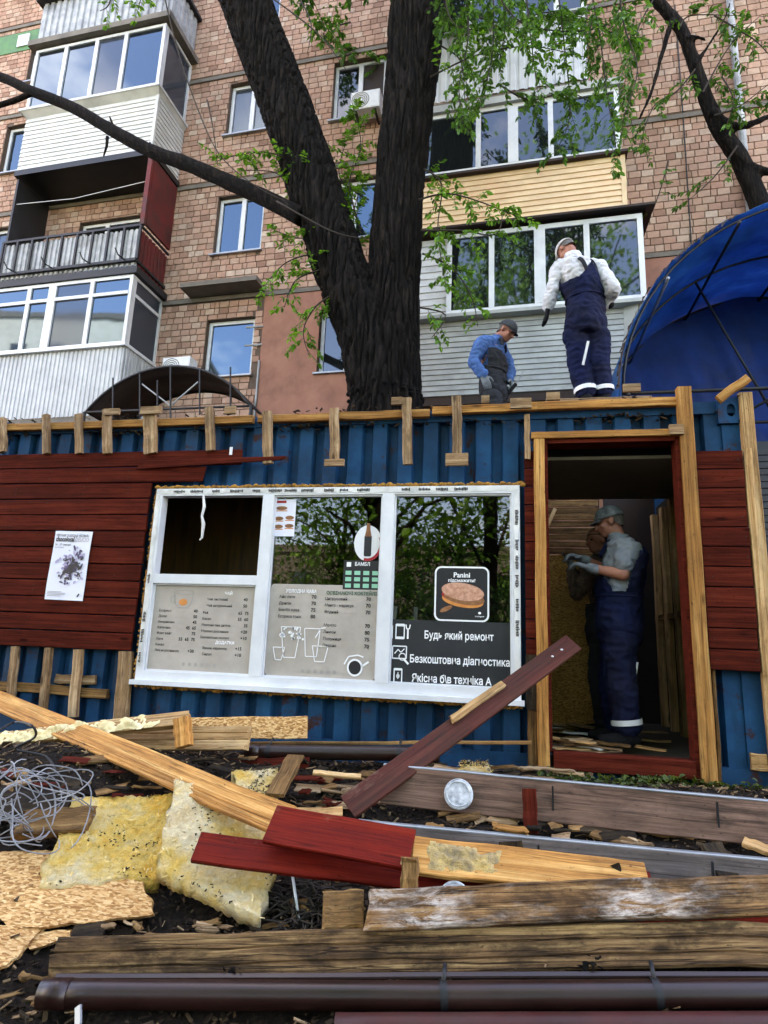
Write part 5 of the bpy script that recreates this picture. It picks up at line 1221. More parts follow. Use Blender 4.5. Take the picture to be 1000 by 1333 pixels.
lay('gutter_strip', 'thin black gutter strip between drainpipe and weathered beam', 'gutter', (72, 1272, .05), (1060, 1268, .05), .022, .012, 'brown_pipe', 30)
# --- timbers
lay('timber', 'long weathered beam with a knot hole behind the dark drainpipe', 'timber', (66, 1249, .05), (1060, 1229, .05), .135, .075, 'weathered', 62, ends=.05, warp=.006, seg=18, ch=.008, grooves=(-.2, .14))
for px, py, s_ in ((304, 1262, .03), (768, 1258, .036), (483, 1237, .014)):
    p = G(px, py, .05)+Vector((0, -.03, .012)); r_ = random.Random(px); b = MB()
    for k in range(26):
        q = Vector((r_.gauss(0, s_*.6), r_.gauss(0, .006), r_.gauss(0, s_*.35))); b.ell(q, (s_*r_.uniform(.12, .3), s_*.14, s_*r_.uniform(.08, .2)), Euler((0, r_.uniform(-.5, .5), 0)).to_matrix(), seg=6, ring=4)
    o = remesh(b, .004, 'bark_scab', 'bark', None, 1); o.location = p; tag(o, 'black bark scab on the weathered beam beside the drainpipe', 'bark', 'bark scabs on the weathered beam')
lay('timber', 'beam with peeling white paint on top of a dark board', 'timber', (470, 1186, .17), (1060, 1164, .17), .13, .07, 'peeling', 58, ends=.05, warp=.0045, seg=16, ch=.008)
lay('timber', 'short grey board end left of the peeling white beam', 'timber', (418, 1186, .14), (474, 1184, .14), .125, .05, 'pine_dark', 58, ends=.02, ch=.008)
lay('timber', 'dark rotten board under the peeling white beam', 'timber', (422, 1212, .08), (1060, 1197, .08), .12, .06, 'dark_wood', 60, ends=.05, warp=.006, seg=10)
lay('plank', 'thin bright red plank edge sticking out under the dark board', 'plank', (800, 1212, .10), (1060, 1202, .10), .05, .02, 'red_bright', 50)
# --- the long bare and red planks
lay('plank', 'long bare pine plank sloping down from the rubbish heap', 'plank', (-30, 900, .30), (372, 1070, .30), .155, .024, 'pine_orange', 34, warp=.004, seg=9, ends=.02, grooves=(-.36, -.2))
lay('plank', 'red plank nailed across the end of the bare pine plank', 'plank', (352, 1073, .325), (536, 1107, .30), .165, .024, 'red_bright', 42, warp=.002)
lay('plank', 'yellow plank smeared with dried foam and dark glue', 'plank', (533, 1112, .26), (845, 1148, .15), .15, .026, 'pine_orange', 42, warp=.003, ends=.02)
lay('plank', 'pale pine strip wedged between the two red planks', 'plank', (385, 1100, .285), (545, 1128, .27), .03, .03, 'pine', 42, warp=.002)
lay('plank', 'long bright red plank lying lowest of the two', 'plank', (256, 1103, .24), (662, 1154, .13), .125, .024, 'red_bright', 42, warp=.003, seg=8)
lay('plank', 'red plank end under the foam-smeared yellow plank', 'plank', (538, 1138, .16), (850, 1152, .10), .10, .022, 'red_bright', 42, warp=.003)
for px, py, a, w, m, lab in ((535, 1135, 6, .065, 'pine_dark', 'short grey cleat across the red and yellow planks'), (671, 1130, 12, .095, 'dark_wood', 'dark stub board standing behind the peeling beam'), (806, 1142, 0, .04, 'dark_wood', 'tiny dark peg beside the tip of the yellow plank')):
    p = G(px, py+8, .25 if px < 600 else .18); dz_ = (.075 if px < 600 else .10 if px < 700 else .05); dy_ = (-.02 if px < 600 else .05); lay3('cleat', lab, 'board', p+Vector((-.0, dy_, -dz_*1.1)), p+Vector((-math.sin(R(a))*.08, dy_+.04, dz_)), w, .03, m, up=(0, -1, .4), ends=.02)
# dried foam and wood fibre on timbers
def crust(name, label, pts, r, seed, mat, n=60, cat='debris', par=None):
    r_ = random.Random(seed); b = MB(); c0 = Vector(pts[0])
    path = smooth_path(pts, 8)
    for i in range(n):
        p = path[int(r_.random()*(len(path)-1))]; q = p-c0+Vector((r_.gauss(0, r), r_.gauss(0, r), r_.gauss(0, r*.6)))
        s_ = r*r_.uniform(.2, .7); b.ell(q, (s_*1.9, s_*1.2, s_*.5), Euler((r_.random(), r_.random(), r_.random()*3)).to_matrix(), seg=6, ring=4)
    o = remesh(b, r*.22, name, mat, None, 2); o.location = c0; return tag(o, label, cat)
MT['glue'] = simple('foam_residue', hexc('6e6350'), hexc('d0ae6c'), 18, .9, .7, .015)
def smear(name, label, A, B, width, up, amp, mat, seed, lift=0.0):
    """dried foam spread along a board: a lumpy skin that thins out to nothing"""
    A, B = Vector(A), Vector(B); x = (B-A).normalized(); up = Vector(up).normalized(); y = up.cross(x).normalized(); z = x.cross(y); L = (B-A).length
    nx_, ny_ = int(L/.006), int(width/.006); H = []; b = MB()
    for j in range(ny_+1):
        for i in range(nx_+1):
            u, v = i/nx_*L, (j/ny_-.5)*width; q = Vector((u*14, v*22, seed)); e = min(1, 4*min(i/nx_, 1-i/nx_), 3*min(j/ny_, 1-j/ny_))
            h = (noise.noise(q)*.7+.35+.5*abs(noise.noise(q*2.3)))*e-.18; H.append(h); b.v.append(tuple(x*u+y*v+z*(lift+max(-.01, h)*amp)))
    w = nx_+1
    for j in range(ny_):
        for i in range(nx_):
            a = j*w+i
            if max(H[a], H[a+1], H[a+w], H[a+w+1]) > 0: b.f.append((a, a+1, a+w+1, a+w)); b.mi.append(0)
    return tag(b.build(name, mat, None, True, A), label, 'foam')
_a, _b = G(533, 1112, .26), G(845, 1148, .15); _u = Vector((0, -math.sin(R(42)), math.cos(R(42))))
smear('foam_residue', 'dried foam residue smeared along the yellow plank', _a.lerp(_b, .06), _a.lerp(_b, .42), .13, _u, .05, 'glue', 3, .012)
# laminated trim boards standing on edge before the door
def trim(label, a, c, h, mat, thick=.022):
    A, B = G(*a), G(*c); t_ = thing('trim_board', label, 'board', A)
    o = plank('panel', Vector((0, 0, h/2)), B-A+Vector((0, 0, h/2)), h, thick, mat, t_, up=(0, -1, .32), warp=.002, seg=10)
    o2 = plank('edge_strip', Vector((0, .03, h*.985)), B-A+Vector((0, .03, h*.985)), .03, .012, 'steel', t_, warp=.002, seg=10)
    d = B-A
    for u in (.42, .78):
        b = MB(); p = d*u; b.box(p.x-.004, p.x+.004, p.y-.024+.0, p.y-.010, p.z+.004, p.z+h*.9); b.build('joint', 'dark_steel', t_)
    return t_
trim('long brown wood-grain trim board standing on edge before the door', (497, 1046, .02), (1080, 1110, .02), .195, 'laminate')
trim('grey-brown trim board standing on edge behind the yellow plank', (462, 1122, .02), (1080, 1188, .02), .165, 'laminate_grey')
# diagonal plank leaning on the door post, with a pale lath on it
A, B = G(452, 1052, .06), PY(748, 836, -.14)
lay3('plank', 'dull red plank leaning up against the door post', 'plank', A, B, .135, .025, 'red_dull', up=(-.1, -1, .5), ends=.015, warp=.003)
b_ = (B-A).normalized(); q = A.lerp(B, .42); q2 = A.lerp(B, .66); n_ = Vector((-.1, -1, .5)).normalized()*.026; s_ = b_.cross(Vector((-.1, -1, .5))).normalized()*-.045
lay3('lath', 'short pale pine lath lying on the leaning red plank', 'plank', q+n_+s_, q2+n_+s_, .045, .022, 'pine', up=(-.1, -1, .5), ends=.02)
lay3('batten', 'thin horizontal stick resting before the window wall', 'stick', PY(320, 968, -.28), PY(692, 966, -.12), .022, .022, 'pine_dark')
for i, t in enumerate((.88, .93)):
    p = A.lerp(B, t)+n_; b = MB(); b.ell((0, 0, 0), (.009, .004, .006), seg=8, ring=5); tag(b.build('plaster_crumb', 'white_plastic', None, True, p+Vector((0, -.004, 0))), 'white crumb stuck on the leaning red plank', 'crumb', 'white crumbs on the leaning plank')
# gutter lengths below the window
A, B = PY(322, 978, -.45), PY(572, 982, -.40)
pipe('gutter_pipe', 'black gutter pipe lying below the shop window', [A, B], .045, 'brown_pipe', [A.lerp(B, .12), A.lerp(B, .8)])
lay3('plank', 'dark red plank under the black gutter pipe', 'plank', PY(300, 995, -.5), PY(402, 994, -.5), .07, .02, 'red', up=(0, -1, .5))
lay3('plank', 'rough board lying behind the gutter pipe', 'plank', PY(238, 948, -.36), PY(401, 947, -.36), .14, .018, 'osb', up=(0, -1, .25), ends=.01)
# heap on the left
lay3('plank', 'pine board with two grooves on the heap, below the wall battens', 'plank', PY(85, 962, -.62), PY(326, 962, -.56), .15, .03, 'pine', up=(0, -1, .55), ends=.03, grooves=(-.1, .2))
A, B = PY(-30, 968, -.78), PY(246, 936, -.66)
lay3('plank', 'plank crusted with pale foam on top of the heap', 'plank', A, B, .1, .045, 'pine', up=(0, -1, .9), ends=.02)
smear('foam_crust', 'ragged pale foam crust on the plank atop the heap', A.lerp(B, .0), A.lerp(B, .93), .14, (0, -.7, 1), .07, 'foam_pale', 8, .018)
lay3('timber_block', 'square timber block end on the foam-crusted plank', 'block', PY(237, 935, -.76), PY(240, 972, -.80), .09, .07, 'pine_orange', up=(0, -1, 0))
lay3('plank', 'old board with woolly edge under the coiled wire', 'plank', PY(-20, 992, -1.0), PY(122, 988, -1.0), .09, .04, 'pine', up=(0, -1, .6), ends=.03)
lay('plank', 'grey board lying beneath the coiled wire', 'plank', (20, 1075, .12), (125, 1068, .12), .13, .05, 'pine_dark', 40, ends=.03)
lay('plank', 'dark board at the foot of the coiled wire', 'plank', (-20, 1050, .08), (100, 1045, .08), .15, .05, 'dark_wood', 30, ends=.03)
lay('stick', 'short pine offcut behind the bright red planks', 'plank', (380, 1060, .10), (446, 1058, .10), .05, .03, 'pine', 45)
lay('stick', 'pale lath lying between gutter pipe and trim board', 'plank', (408, 1005, .12), (470, 1012, .12), .03, .02, 'pine', 40)
lay('plank', 'loose brown offcut beside the insulation slab', 'plank', (358, 1035, .12), (385, 985, .18), .10, .02, 'pine_dark', 50)
# insulation slabs
def slab_of(name, label, cn, th, mat, seed, h, nx=64, ny=48, bend=.01, rough=.016):
    c = [G(x, y, h_) for (x, y, h_) in cn]; r_ = random.Random(seed); o = c[0].copy(); b = MB(); top = []
    for j in range(ny+1):
        for i in range(nx+1):
            u, v = i/nx, j/ny; p = (c[0]*(1-u)+c[1]*u)*(1-v)+(c[3]*(1-u)+c[2]*u)*v
            e = min(u, 1-u, v, 1-v)
            if e == 0: p = p+Vector((.022*noise.noise(p*14+Vector((seed, 0, 0))), .022*noise.noise(p*14+Vector((0, seed, 0))), 0))
            p = p+Vector((0, 0, bend*math.sin(u*3.1+seed)*math.sin(v*3.1)+rough*noise.noise(p*7)+rough*.8*abs(noise.noise(p*23))+rough*.6*noise.noise(p*55)))
            top.append(p-o)
    b.v = [tuple(p) for p in top]+[tuple(p+Vector((0, 0.012, -th))) for p in top]; n = len(top); w = nx+1
    for j in range(ny):
        for i in range(nx):
            a = j*w+i; b.f.append((a, a+1, a+w+1, a+w)); b.f.append((n+a, n+a+w, n+a+w+1, n+a+1))
    rim = [i for i in range(w)]+[j*w+nx for j in range(1, ny+1)]+[ny*w+i for i in range(nx-1, -1, -1)]+[j*w for j in range(ny-1, 0, -1)]
    for a, c_ in zip(rim, rim[1:]+rim[:1]): b.f.append((a, n+a, n+c_, c_))
    b.mi = [0]*len(b.f); ob = tag(b.build(name, mat, None, mat == 'wool', o), label, 'insulation' if mat == 'wool' else 'board')
    if mat == 'wool':
        t1, t2 = MB(), MB()
        for k in range(380):
            p = top[r_.randrange(len(top))]; d = Vector((r_.gauss(0, 1), r_.gauss(0, 1), r_.gauss(.1, .25))).normalized()*r_.uniform(.008, .03); s_ = Vector((-d.y, d.x, 0)).normalized()*r_.uniform(.001, .004); t1.quad(p-s_, p+s_, p+d+s_*.4, p+d-s_*.4)
        for k in range(420):
            p = top[r_.randrange(len(top))]
            if noise.noise(p*6+Vector((seed, 0, 0))) > .12: chip(t2, p+Vector((0, 0, .003)), r_.uniform(.003, .02)*r_.uniform(.4, 1), r_.uniform(.002, .008), .003, r_)
        tag(t1.build('loose_fibres', 'fibre', ob), kind='stuff'); tag(t2.build('bark_crumbs', 'chips', ob), kind='stuff')
    return ob
slab_of('insulation_slab', 'yellow insulation slab with a curled front edge, lying underneath', [(47, 1158, .06), (205, 1140, .06), (225, 1035, .12), (95, 1040, .12)], .06, 'wool', 3, .1, bend=.02)
slab_of('insulation_slab', 'larger soiled insulation slab leaning under the bare plank', [(205, 1132, .14), (338, 1194, .08), (372, 1055, .16), (228, 1015, .22)], .055, 'wool', 8, .1, bend=.03)
slab_of('insulation_slab', 'sooty piece of insulation by the bare plank', [(325, 1050, .06), (362, 1062, .06), (362, 1000, .12), (300, 1005, .12)], .05, 'wool', 5, .1)
slab_of('strand_board_sheet', 'sheet of raw strand board lying left of the insulation', [(10, 1212, .03), (198, 1192, .03), (175, 1105, .05), (-60, 1112, .05)], .012, 'osb', 6, .02, bend=.01, rough=.006)
slab_of('strand_board_sheet', 'splintered corner of strand board on the soil', [(-40, 1275, .03), (8, 1258, .02), (60, 1205, .02), (-60, 1205, .05)], .012, 'osb', 9, .02, bend=.005, rough=.006)
slab_of('strand_board_sheet', 'torn strip of strand board below the big sheet', [(40, 1236, .008), (95, 1220, .008), (95, 1208, .01), (20, 1215, .01)], .01, 'osb', 11, .02, bend=.0, rough=.004, nx=10, ny=5)
lay('timber_block', 'dark little board half under the strand board', 'board', (92, 1222, .02), (135, 1216, .02), .10, .03, 'dark_wood', 20)
# coil of pale wire
WR = None; b = MB(); r_ = random.Random(21); c0 = G(45, 1062, .22)
for k in range(26):
    cx = Vector((r_.uniform(-.26, .13), r_.uniform(-.08, .12), r_.uniform(-.04, .12))); ra, rb = r_.uniform(.1, .22), r_.uniform(.08, .2); t0 = r_.uniform(0, 6.28); tl = Euler((r_.gauss(.75, .35), r_.gauss(0, .35), r_.uniform(0, 3))).to_matrix(); pts = []
    for i in range(r_.randint(16, 34)):
        a = t0+i*.2; p = cx+tl @ Vector((ra*math.cos(a)*(1+.1*math.sin(a*2.3+k)), rb*math.sin(a)+.02*math.sin(a*3), .02*math.sin(a*1.7))); g_ = gz(p.x+c0.x, p.y+c0.y)-c0.z+.03
        pts.append(Vector((p.x, p.y, max(p.z, g_))))
    b.tube(pts, .003, 5)
MT['wire'] = simple('pale_cable', hexc('5a5c60'), hexc('94969a'), 6, .45, .05)
tag(b.build('wire_coil', 'wire', None, True, c0), 'tangled coil of pale grey wire beside the insulation', 'wire')
b = MB(); pts = smooth_path([G(0, 950, .5), G(20, 940, .52), G(42, 945, .5), G(45, 960, .42), G(20, 975, .36), G(60, 985, .3), G(75, 1010, .25)], 5); b.tube([p-pts[0] for p in pts], .006, 5)
tag(b.build('black_cable', 'black_iron', None, True, pts[0]), 'thin black cable loop over the heap', 'cable')
# white round caps, sticks and stubs
def cap_(px, py, h, r, label, tilt):
    p = G(px, py, h)+Vector((0, -.05, 0)); t_ = thing('round_cap', label, 'cap', p, (R(tilt), 0, 0))
    b = MB(); b.tube([(0, 0, -.012), (0, 0, .008), (0, 0, .012)], [r, r, r*.93], 28); b.build('plate', 'whitecap', t_)
    b = MB(); b.tube([(r*.8*math.cos(i*.2244), r*.8*math.sin(i*.2244), .012) for i in range(29)], .005, 5, False); b.build('rim', 'whitecap', t_)
cap_(598, 1031, .12, .075, 'dirty white round cap leaning on the brown trim board', 68)
cap_(593, 1160, .15, .055, 'white round cap half hidden behind the peeling beam', 40)
A, B = G(389, 1196, .02), G(381, 1140, .12); b = MB(); b.tube([Vector((0, 0, 0)), B-A], .006, 6); tag(b.build('white_stick', 'white_plastic', None, True, A), 'thin white stick standing beside the insulation', 'stick')
A, B = G(102, 1335, .02), G(102, 1310, .05); b = MB(); b.beam((0, 0, 0), B-A, .022, .008, (0, -1, 0)); tag(b.build('metal_tab', 'steel', None, False, A), 'upright galvanised tab before the dark drainpipe', 'tab')
p = G(692, 1085, .0); lay3('stub', 'short dark red stub standing between the two trim boards', 'board', p, p+Vector((-.01, .03, .2)), .07, .025, 'red', up=(0, -1, 0))
A, B = G(952, 1150, .1), G(925, 1098, .18); lay3('board', 'dark narrow board leaning on the grey trim board', 'board', A, B, .09, .03, 'dark_wood', up=(0, -.5, 1), ends=.01)
A, B = G(968, 1096, .06), G(1010, 1110, .06); lay3('board', 'pale offcut lying between the trim boards', 'plank', A, B, .06, .02, 'pine', up=(0, -.5, 1))
lay('stick', 'splintered lath lying between the trim boards', 'plank', (640, 1055, .05), (735, 1068, .04), .03, .015, 'pine_dark', 30, ends=.03)
lay('stick', 'orange pine splinter beside the red stub', 'plank', (640, 1075, .06), (690, 1082, .05), .035, .02, 'pine_orange', 30, ends=.03)
slab_of('insulation_slab', 'lump of yellow insulation on the soil below the window', [(596, 1004, .05), (640, 1004, .05), (634, 992, .07), (603, 992, .07)], .05, 'wool', 13, .05, nx=14, ny=8)
for i, (px, py, a, L) in enumerate(((700, 1012, 10, .22), (740, 1006, -12, .2), (722, 1002, 4, .26), (690, 1000, 30, .15))):
    p = G(px, py, .03+.012*i); d = Vector((math.cos(R(a)), .3*math.sin(R(a)), 0))*L/2; lay3('offcut', 'pale splintered offcut on the soil before the door sill', 'plank', p-d, p+d, .05, .015, 'batten', group='offcuts before the sill', ends=.04)
# boards dumped on the kiosk floor
r_ = random.Random(44)
for i in range(30):
    x, y = r_.uniform(.36, 1.12), r_.choice([r_.uniform(.17, .26), r_.uniform(.75, 1.6)]); a = r_.uniform(-.7, .7); L = r_.uniform(.18, .5); d = Vector((math.cos(a), math.sin(a), 0))*L/2
    z = .124+.003*i
    lay3('floor_scrap', 'splintered board scrap on the kiosk floor inside the door', 'plank', Vector((x, y, z))-d, Vector((x, y, z))+d, r_.uniform(.04, .1), .012, r_.choice(['batten', 'pine_dark', 'pine', 'batten', 'white_plastic', 'batten']), group='scraps on the kiosk floor', ends=.04, seg=3)
# broken scraps strewn through the rubble, zone by zone
ZN = [((392, 1005, 492, 1050), 28, 'broken board scrap behind the bright red planks', 'scraps behind the red planks', ('dark_wood', 'pine_dark', 'red', 'batten')),
      ((560, 1056, 1000, 1110), 50, 'broken lath scrap on the soil between the trim boards', 'scraps between the trim boards', ('batten', 'pine_dark', 'dark_wood', 'dark_wood', 'pine_dark')),
      ((375, 1140, 470, 1218), 24, 'dark bark scrap beside the peeling white beam', 'scraps beside the peeling beam', ('dark_wood', 'pine_dark')),
      ((140, 1200, 420, 1228), 24, 'small wood scrap between strand board and weathered beam', 'scraps before the strand board', ('dark_wood', 'pine_dark', 'batten')),
      ((5, 1265, 60, 1325), 8, 'small wood scrap beside the drainpipe mouth', 'scraps beside the drainpipe mouth', ('dark_wood', 'batten', 'pine_dark')),
      ((500, 985, 700, 1012), 26, 'broken board scrap on the soil below the window', 'scraps below the window', ('pine_dark', 'dark_wood', 'batten')),
      ((0, 985, 330, 1045), 34, 'broken board scrap in the heap behind the insulation', 'scraps in the heap', ('dark_wood', 'pine_dark', 'batten', 'red')),
      ((260, 985, 420, 1035), 12, 'charred board scrap under the bare pine plank', 'scraps under the bare plank', ('dark_wood', 'dark_wood', 'pine_dark'))]
r_ = random.Random(91)
for (zx0, zy0, zx1, zy1), n_, lab, grp, ms in ZN:
    for i in range(n_):
        p = G(r_.uniform(zx0, zx1), r_.uniform(zy0, zy1), .015+.02*r_.random()); a = r_.uniform(-.6, .6); L = r_.uniform(.06, .24)*(.5 if zy0 > 1130 else 1); d = Vector((math.cos(a), math.sin(a), r_.uniform(-.12, .2)))*L/2
        lay3('wood_scrap', lab, 'scrap', p-d, p+d, r_.uniform(.015, .06)*(.5 if zy0 > 1130 else 1), r_.uniform(.006, .018), r_.choice(ms), up=(r_.gauss(0, .3), -r_.random(), 1), group=grp, ends=L*.25, seg=3)
# ------------------------------------------------ loose litter nobody could count
b = MB(); r_ = random.Random(2); wh = MB(); iv = MB()
for k in range(21000):
    y = -3.6+3.6*r_.random()**.9; x = r_.uniform(-4.2, 2.6)
    if (Vector((x, y, 0))-Vector((CAM.x, CAM.y, 0))).length < 1.0: continue
    s_ = r_.random(); L = .012+.03*s_**2+(.06 if r_.random() < .03 else 0)
    chip(b, Vector((x, y, ground_z(x, y)+.006)), L, L*r_.uniform(.15, .7), .006, r_)
tag(b.build('wood_chip_litter', 'chips'), 'dark bark and wood chip litter over the soil', 'litter', kind='stuff')
b = MB()
for k in range(1100):
    y = -3.3+3.3*r_.random(); x = r_.uniform(-3.6, 2.4); chip(b, Vector((x, y, ground_z(x, y)+.014)), r_.uniform(.015, .08), r_.uniform(.003, .012), .004, r_)
tag(b.build('splinter_litter', 'batten'), 'pale wood splinters strewn over the soil', 'litter', kind='stuff')
b = MB()
for k in range(1100):
    p = G(r_.uniform(690, 1010), r_.uniform(995, 1022), .02); p.x += r_.gauss(0, .05); p.y += r_.gauss(0, .05); sz = r_.uniform(.02, .045)
    leaf(b, Vector((p.x, min(p.y, -.06), ground_z(p.x, p.y)+r_.uniform(.01, .05))), Vector((r_.gauss(0, 1), r_.gauss(0, 1), r_.gauss(.2, .4))), Vector((r_.gauss(0, .4), r_.gauss(0, .4), 1)), sz, sz*.7)
tag(b.build('ground_ivy', 'leaf_ivy'), 'low ivy leaves growing along the foot of the kiosk door', 'ground cover', kind='stuff')
b = MB()
for k in range(170):
    p = G(r_.uniform(370, 430), r_.uniform(1150, 1215), .02); a = r_.uniform(0, 6.28); L = r_.uniform(.05, .16); d = Vector((math.cos(a), math.sin(a), r_.uniform(-.1, .25)))*L
    b.tube([p, p+d*.5+Vector((0, 0, r_.uniform(0, .02))), p+d], .0035, 4)
tag(b.build('dry_twig_litter', 'twig', None, True), 'dry brown twigs heaped beside the insulation', 'twigs', kind='stuff')

b = MB(); r_ = random.Random(55)
for k in range(900):
    x = r_.uniform(KX0, KX1); n_ = noise.noise(Vector((x*1.7, 0, 4)))
    if r_.random() > .35+n_*1.2: continue
    top = r_.random() < .5
    p = Vector((x, r_.uniform(.0, .12), 2.595+r_.uniform(0, .03))) if top else Vector((x, r_.uniform(.02, .05), 2.50-abs(r_.gauss(0, .03))))
    chip(b, p, r_.uniform(.015, .06), r_.uniform(.006, .025), .006, r_)
tag(b.build('roof_edge_litter', 'chips'), 'dead leaves and dirt caught along the container roof edge', 'litter', kind='stuff')
# ================================================================== PEOPLE
def loft(b, rings, n=18):
    """a closed body through elliptical rings: (centre, half-axis, half-axis)"""
    vs = []; fs = []
    for (c, ax, ay) in rings:
        for k in range(n):
            a = 2*math.pi*k/n; vs.append(c+ax*math.cos(a)+ay*math.sin(a))
    for i in range(len(rings)-1):
        for k in range(n): k2 = (k+1) % n; fs.append((i*n+k, i*n+k2, (i+1)*n+k2, (i+1)*n+k))
    fs.append(tuple(range(n))[::-1]); fs.append(tuple((len(rings)-1)*n+k for k in range(n))); b.add(vs, fs)
def cap2(b, p, q, r0, r1, n=12):
    p, q = Vector(p), Vector(q); b.ell(p, (r0,)*3, seg=n, ring=8); b.ell(q, (r1,)*3, seg=n, ring=8)
    b.tube([p, p.lerp(q, .5), q], [r0, (r0+r1)/2, r1], n)
def chain(b, pts, rs):
    for (p, q), (r0, r1) in zip(zip(pts, pts[1:]), zip(rs, rs[1:])): cap2(b, p, q, r0, r1)
def frame(f, up):
    f = Vector(f).normalized(); s_ = f.cross(Vector(up)).normalized(); return Matrix((s_, f, s_.cross(f))).transposed()   # columns: right, forward, up
def head_into(b, c, M):
    def P(x, y, z): return c+M @ Vector((x, y, z))
    b.ell(P(0, -.012, .028), (.076, .095, .088), M, 18, 12)         # skull
    b.ell(P(0, .022, -.04), (.058, .068, .07), M, 16, 10)           # face
    b.ell(P(0, .05, -.088), (.034, .034, .026), M, 12, 8)           # chin
    b.ell(P(0, .074, .018), (.05, .018, .014), M, 12, 8)            # brow
    cap2(b, P(0, .086, .004), P(0, .108, -.030), .009, .014, 8)     # nose
    for s_ in (-1, 1):
        b.ell(P(s_*.038, .062, -.026), (.022, .02, .018), M, 10, 6)  # cheek
        b.ell(P(s_*.076, -.008, -.012), (.01, .02, .032), M, 10, 8)  # ear
    b.ell(P(0, .082, -.058), (.022, .012, .006), M, 10, 6); b.ell(P(0, .079, -.070), (.019, .012, .007), M, 10, 6)   # lips
def eyes(c, M, par, skin='skin'):
    for s_ in (-1, 1):
        b = MB(); b.ell(c+M @ Vector((s_*.031, .083, .0)), (.012, .008, .0065), M, 10, 6); b.build('eye', 'eye', par, True)
def hand_into(b, w, d, nrm, side, curl=.5, k=1.0, grow=0.0):
    """palm, four unequal fingers and a thumb; d along the hand, nrm out of the palm, side = thumb side"""
    d = Vector(d).normalized(); side = Vector(side); side = (side-d*side.dot(d)).normalized(); nrm = d.cross(side) if d.cross(side).dot(Vector(nrm)) > 0 else -d.cross(side)
    for t in (-.026, -.009, .009, .026): cap2(b, w+d*.012+side*t*.75*k, w+d*.088*k+side*t*k, .014+grow, .0125+grow, 8)
    for i, (t, L) in enumerate(((.029, .075), (.0095, .084), (-.0095, .078), (-.029, .06))):
        p = w+d*.09*k+side*t*k; a = 0; pts = [p]
        for s_, c_ in ((.45, curl*.55), (.32, curl*.8), (.23, curl*.6)):
            a += c_; v = d*math.cos(a)+nrm*math.sin(a); p = p+v*L*s_*k; pts.append(p)
        chain(b, pts, [.0095+grow, .009+grow, .0085+grow, .007+grow])
    p = w+d*.03*k+side*.03*k; q = p+(d*.5+side*.75+nrm*.4).normalized()*.042*k; r_ = q+(d*.85+side*.2+nrm*.5).normalized()*.034*k
    chain(b, [p, q, r_], [.0125+grow, .011+grow, .009+grow])
def fold(amp, f=9, seed=0): return lambda p, n: amp*noise.noise(Vector((p.x*f, p.y*f, p.z*f*.75))+Vector((seed, 0, 0)))+amp*.55*(1-2*abs(noise.noise(Vector((p.x*f*1.6, p.y*f*1.6, p.z*f*2.1))+Vector((0, seed, 4)))))
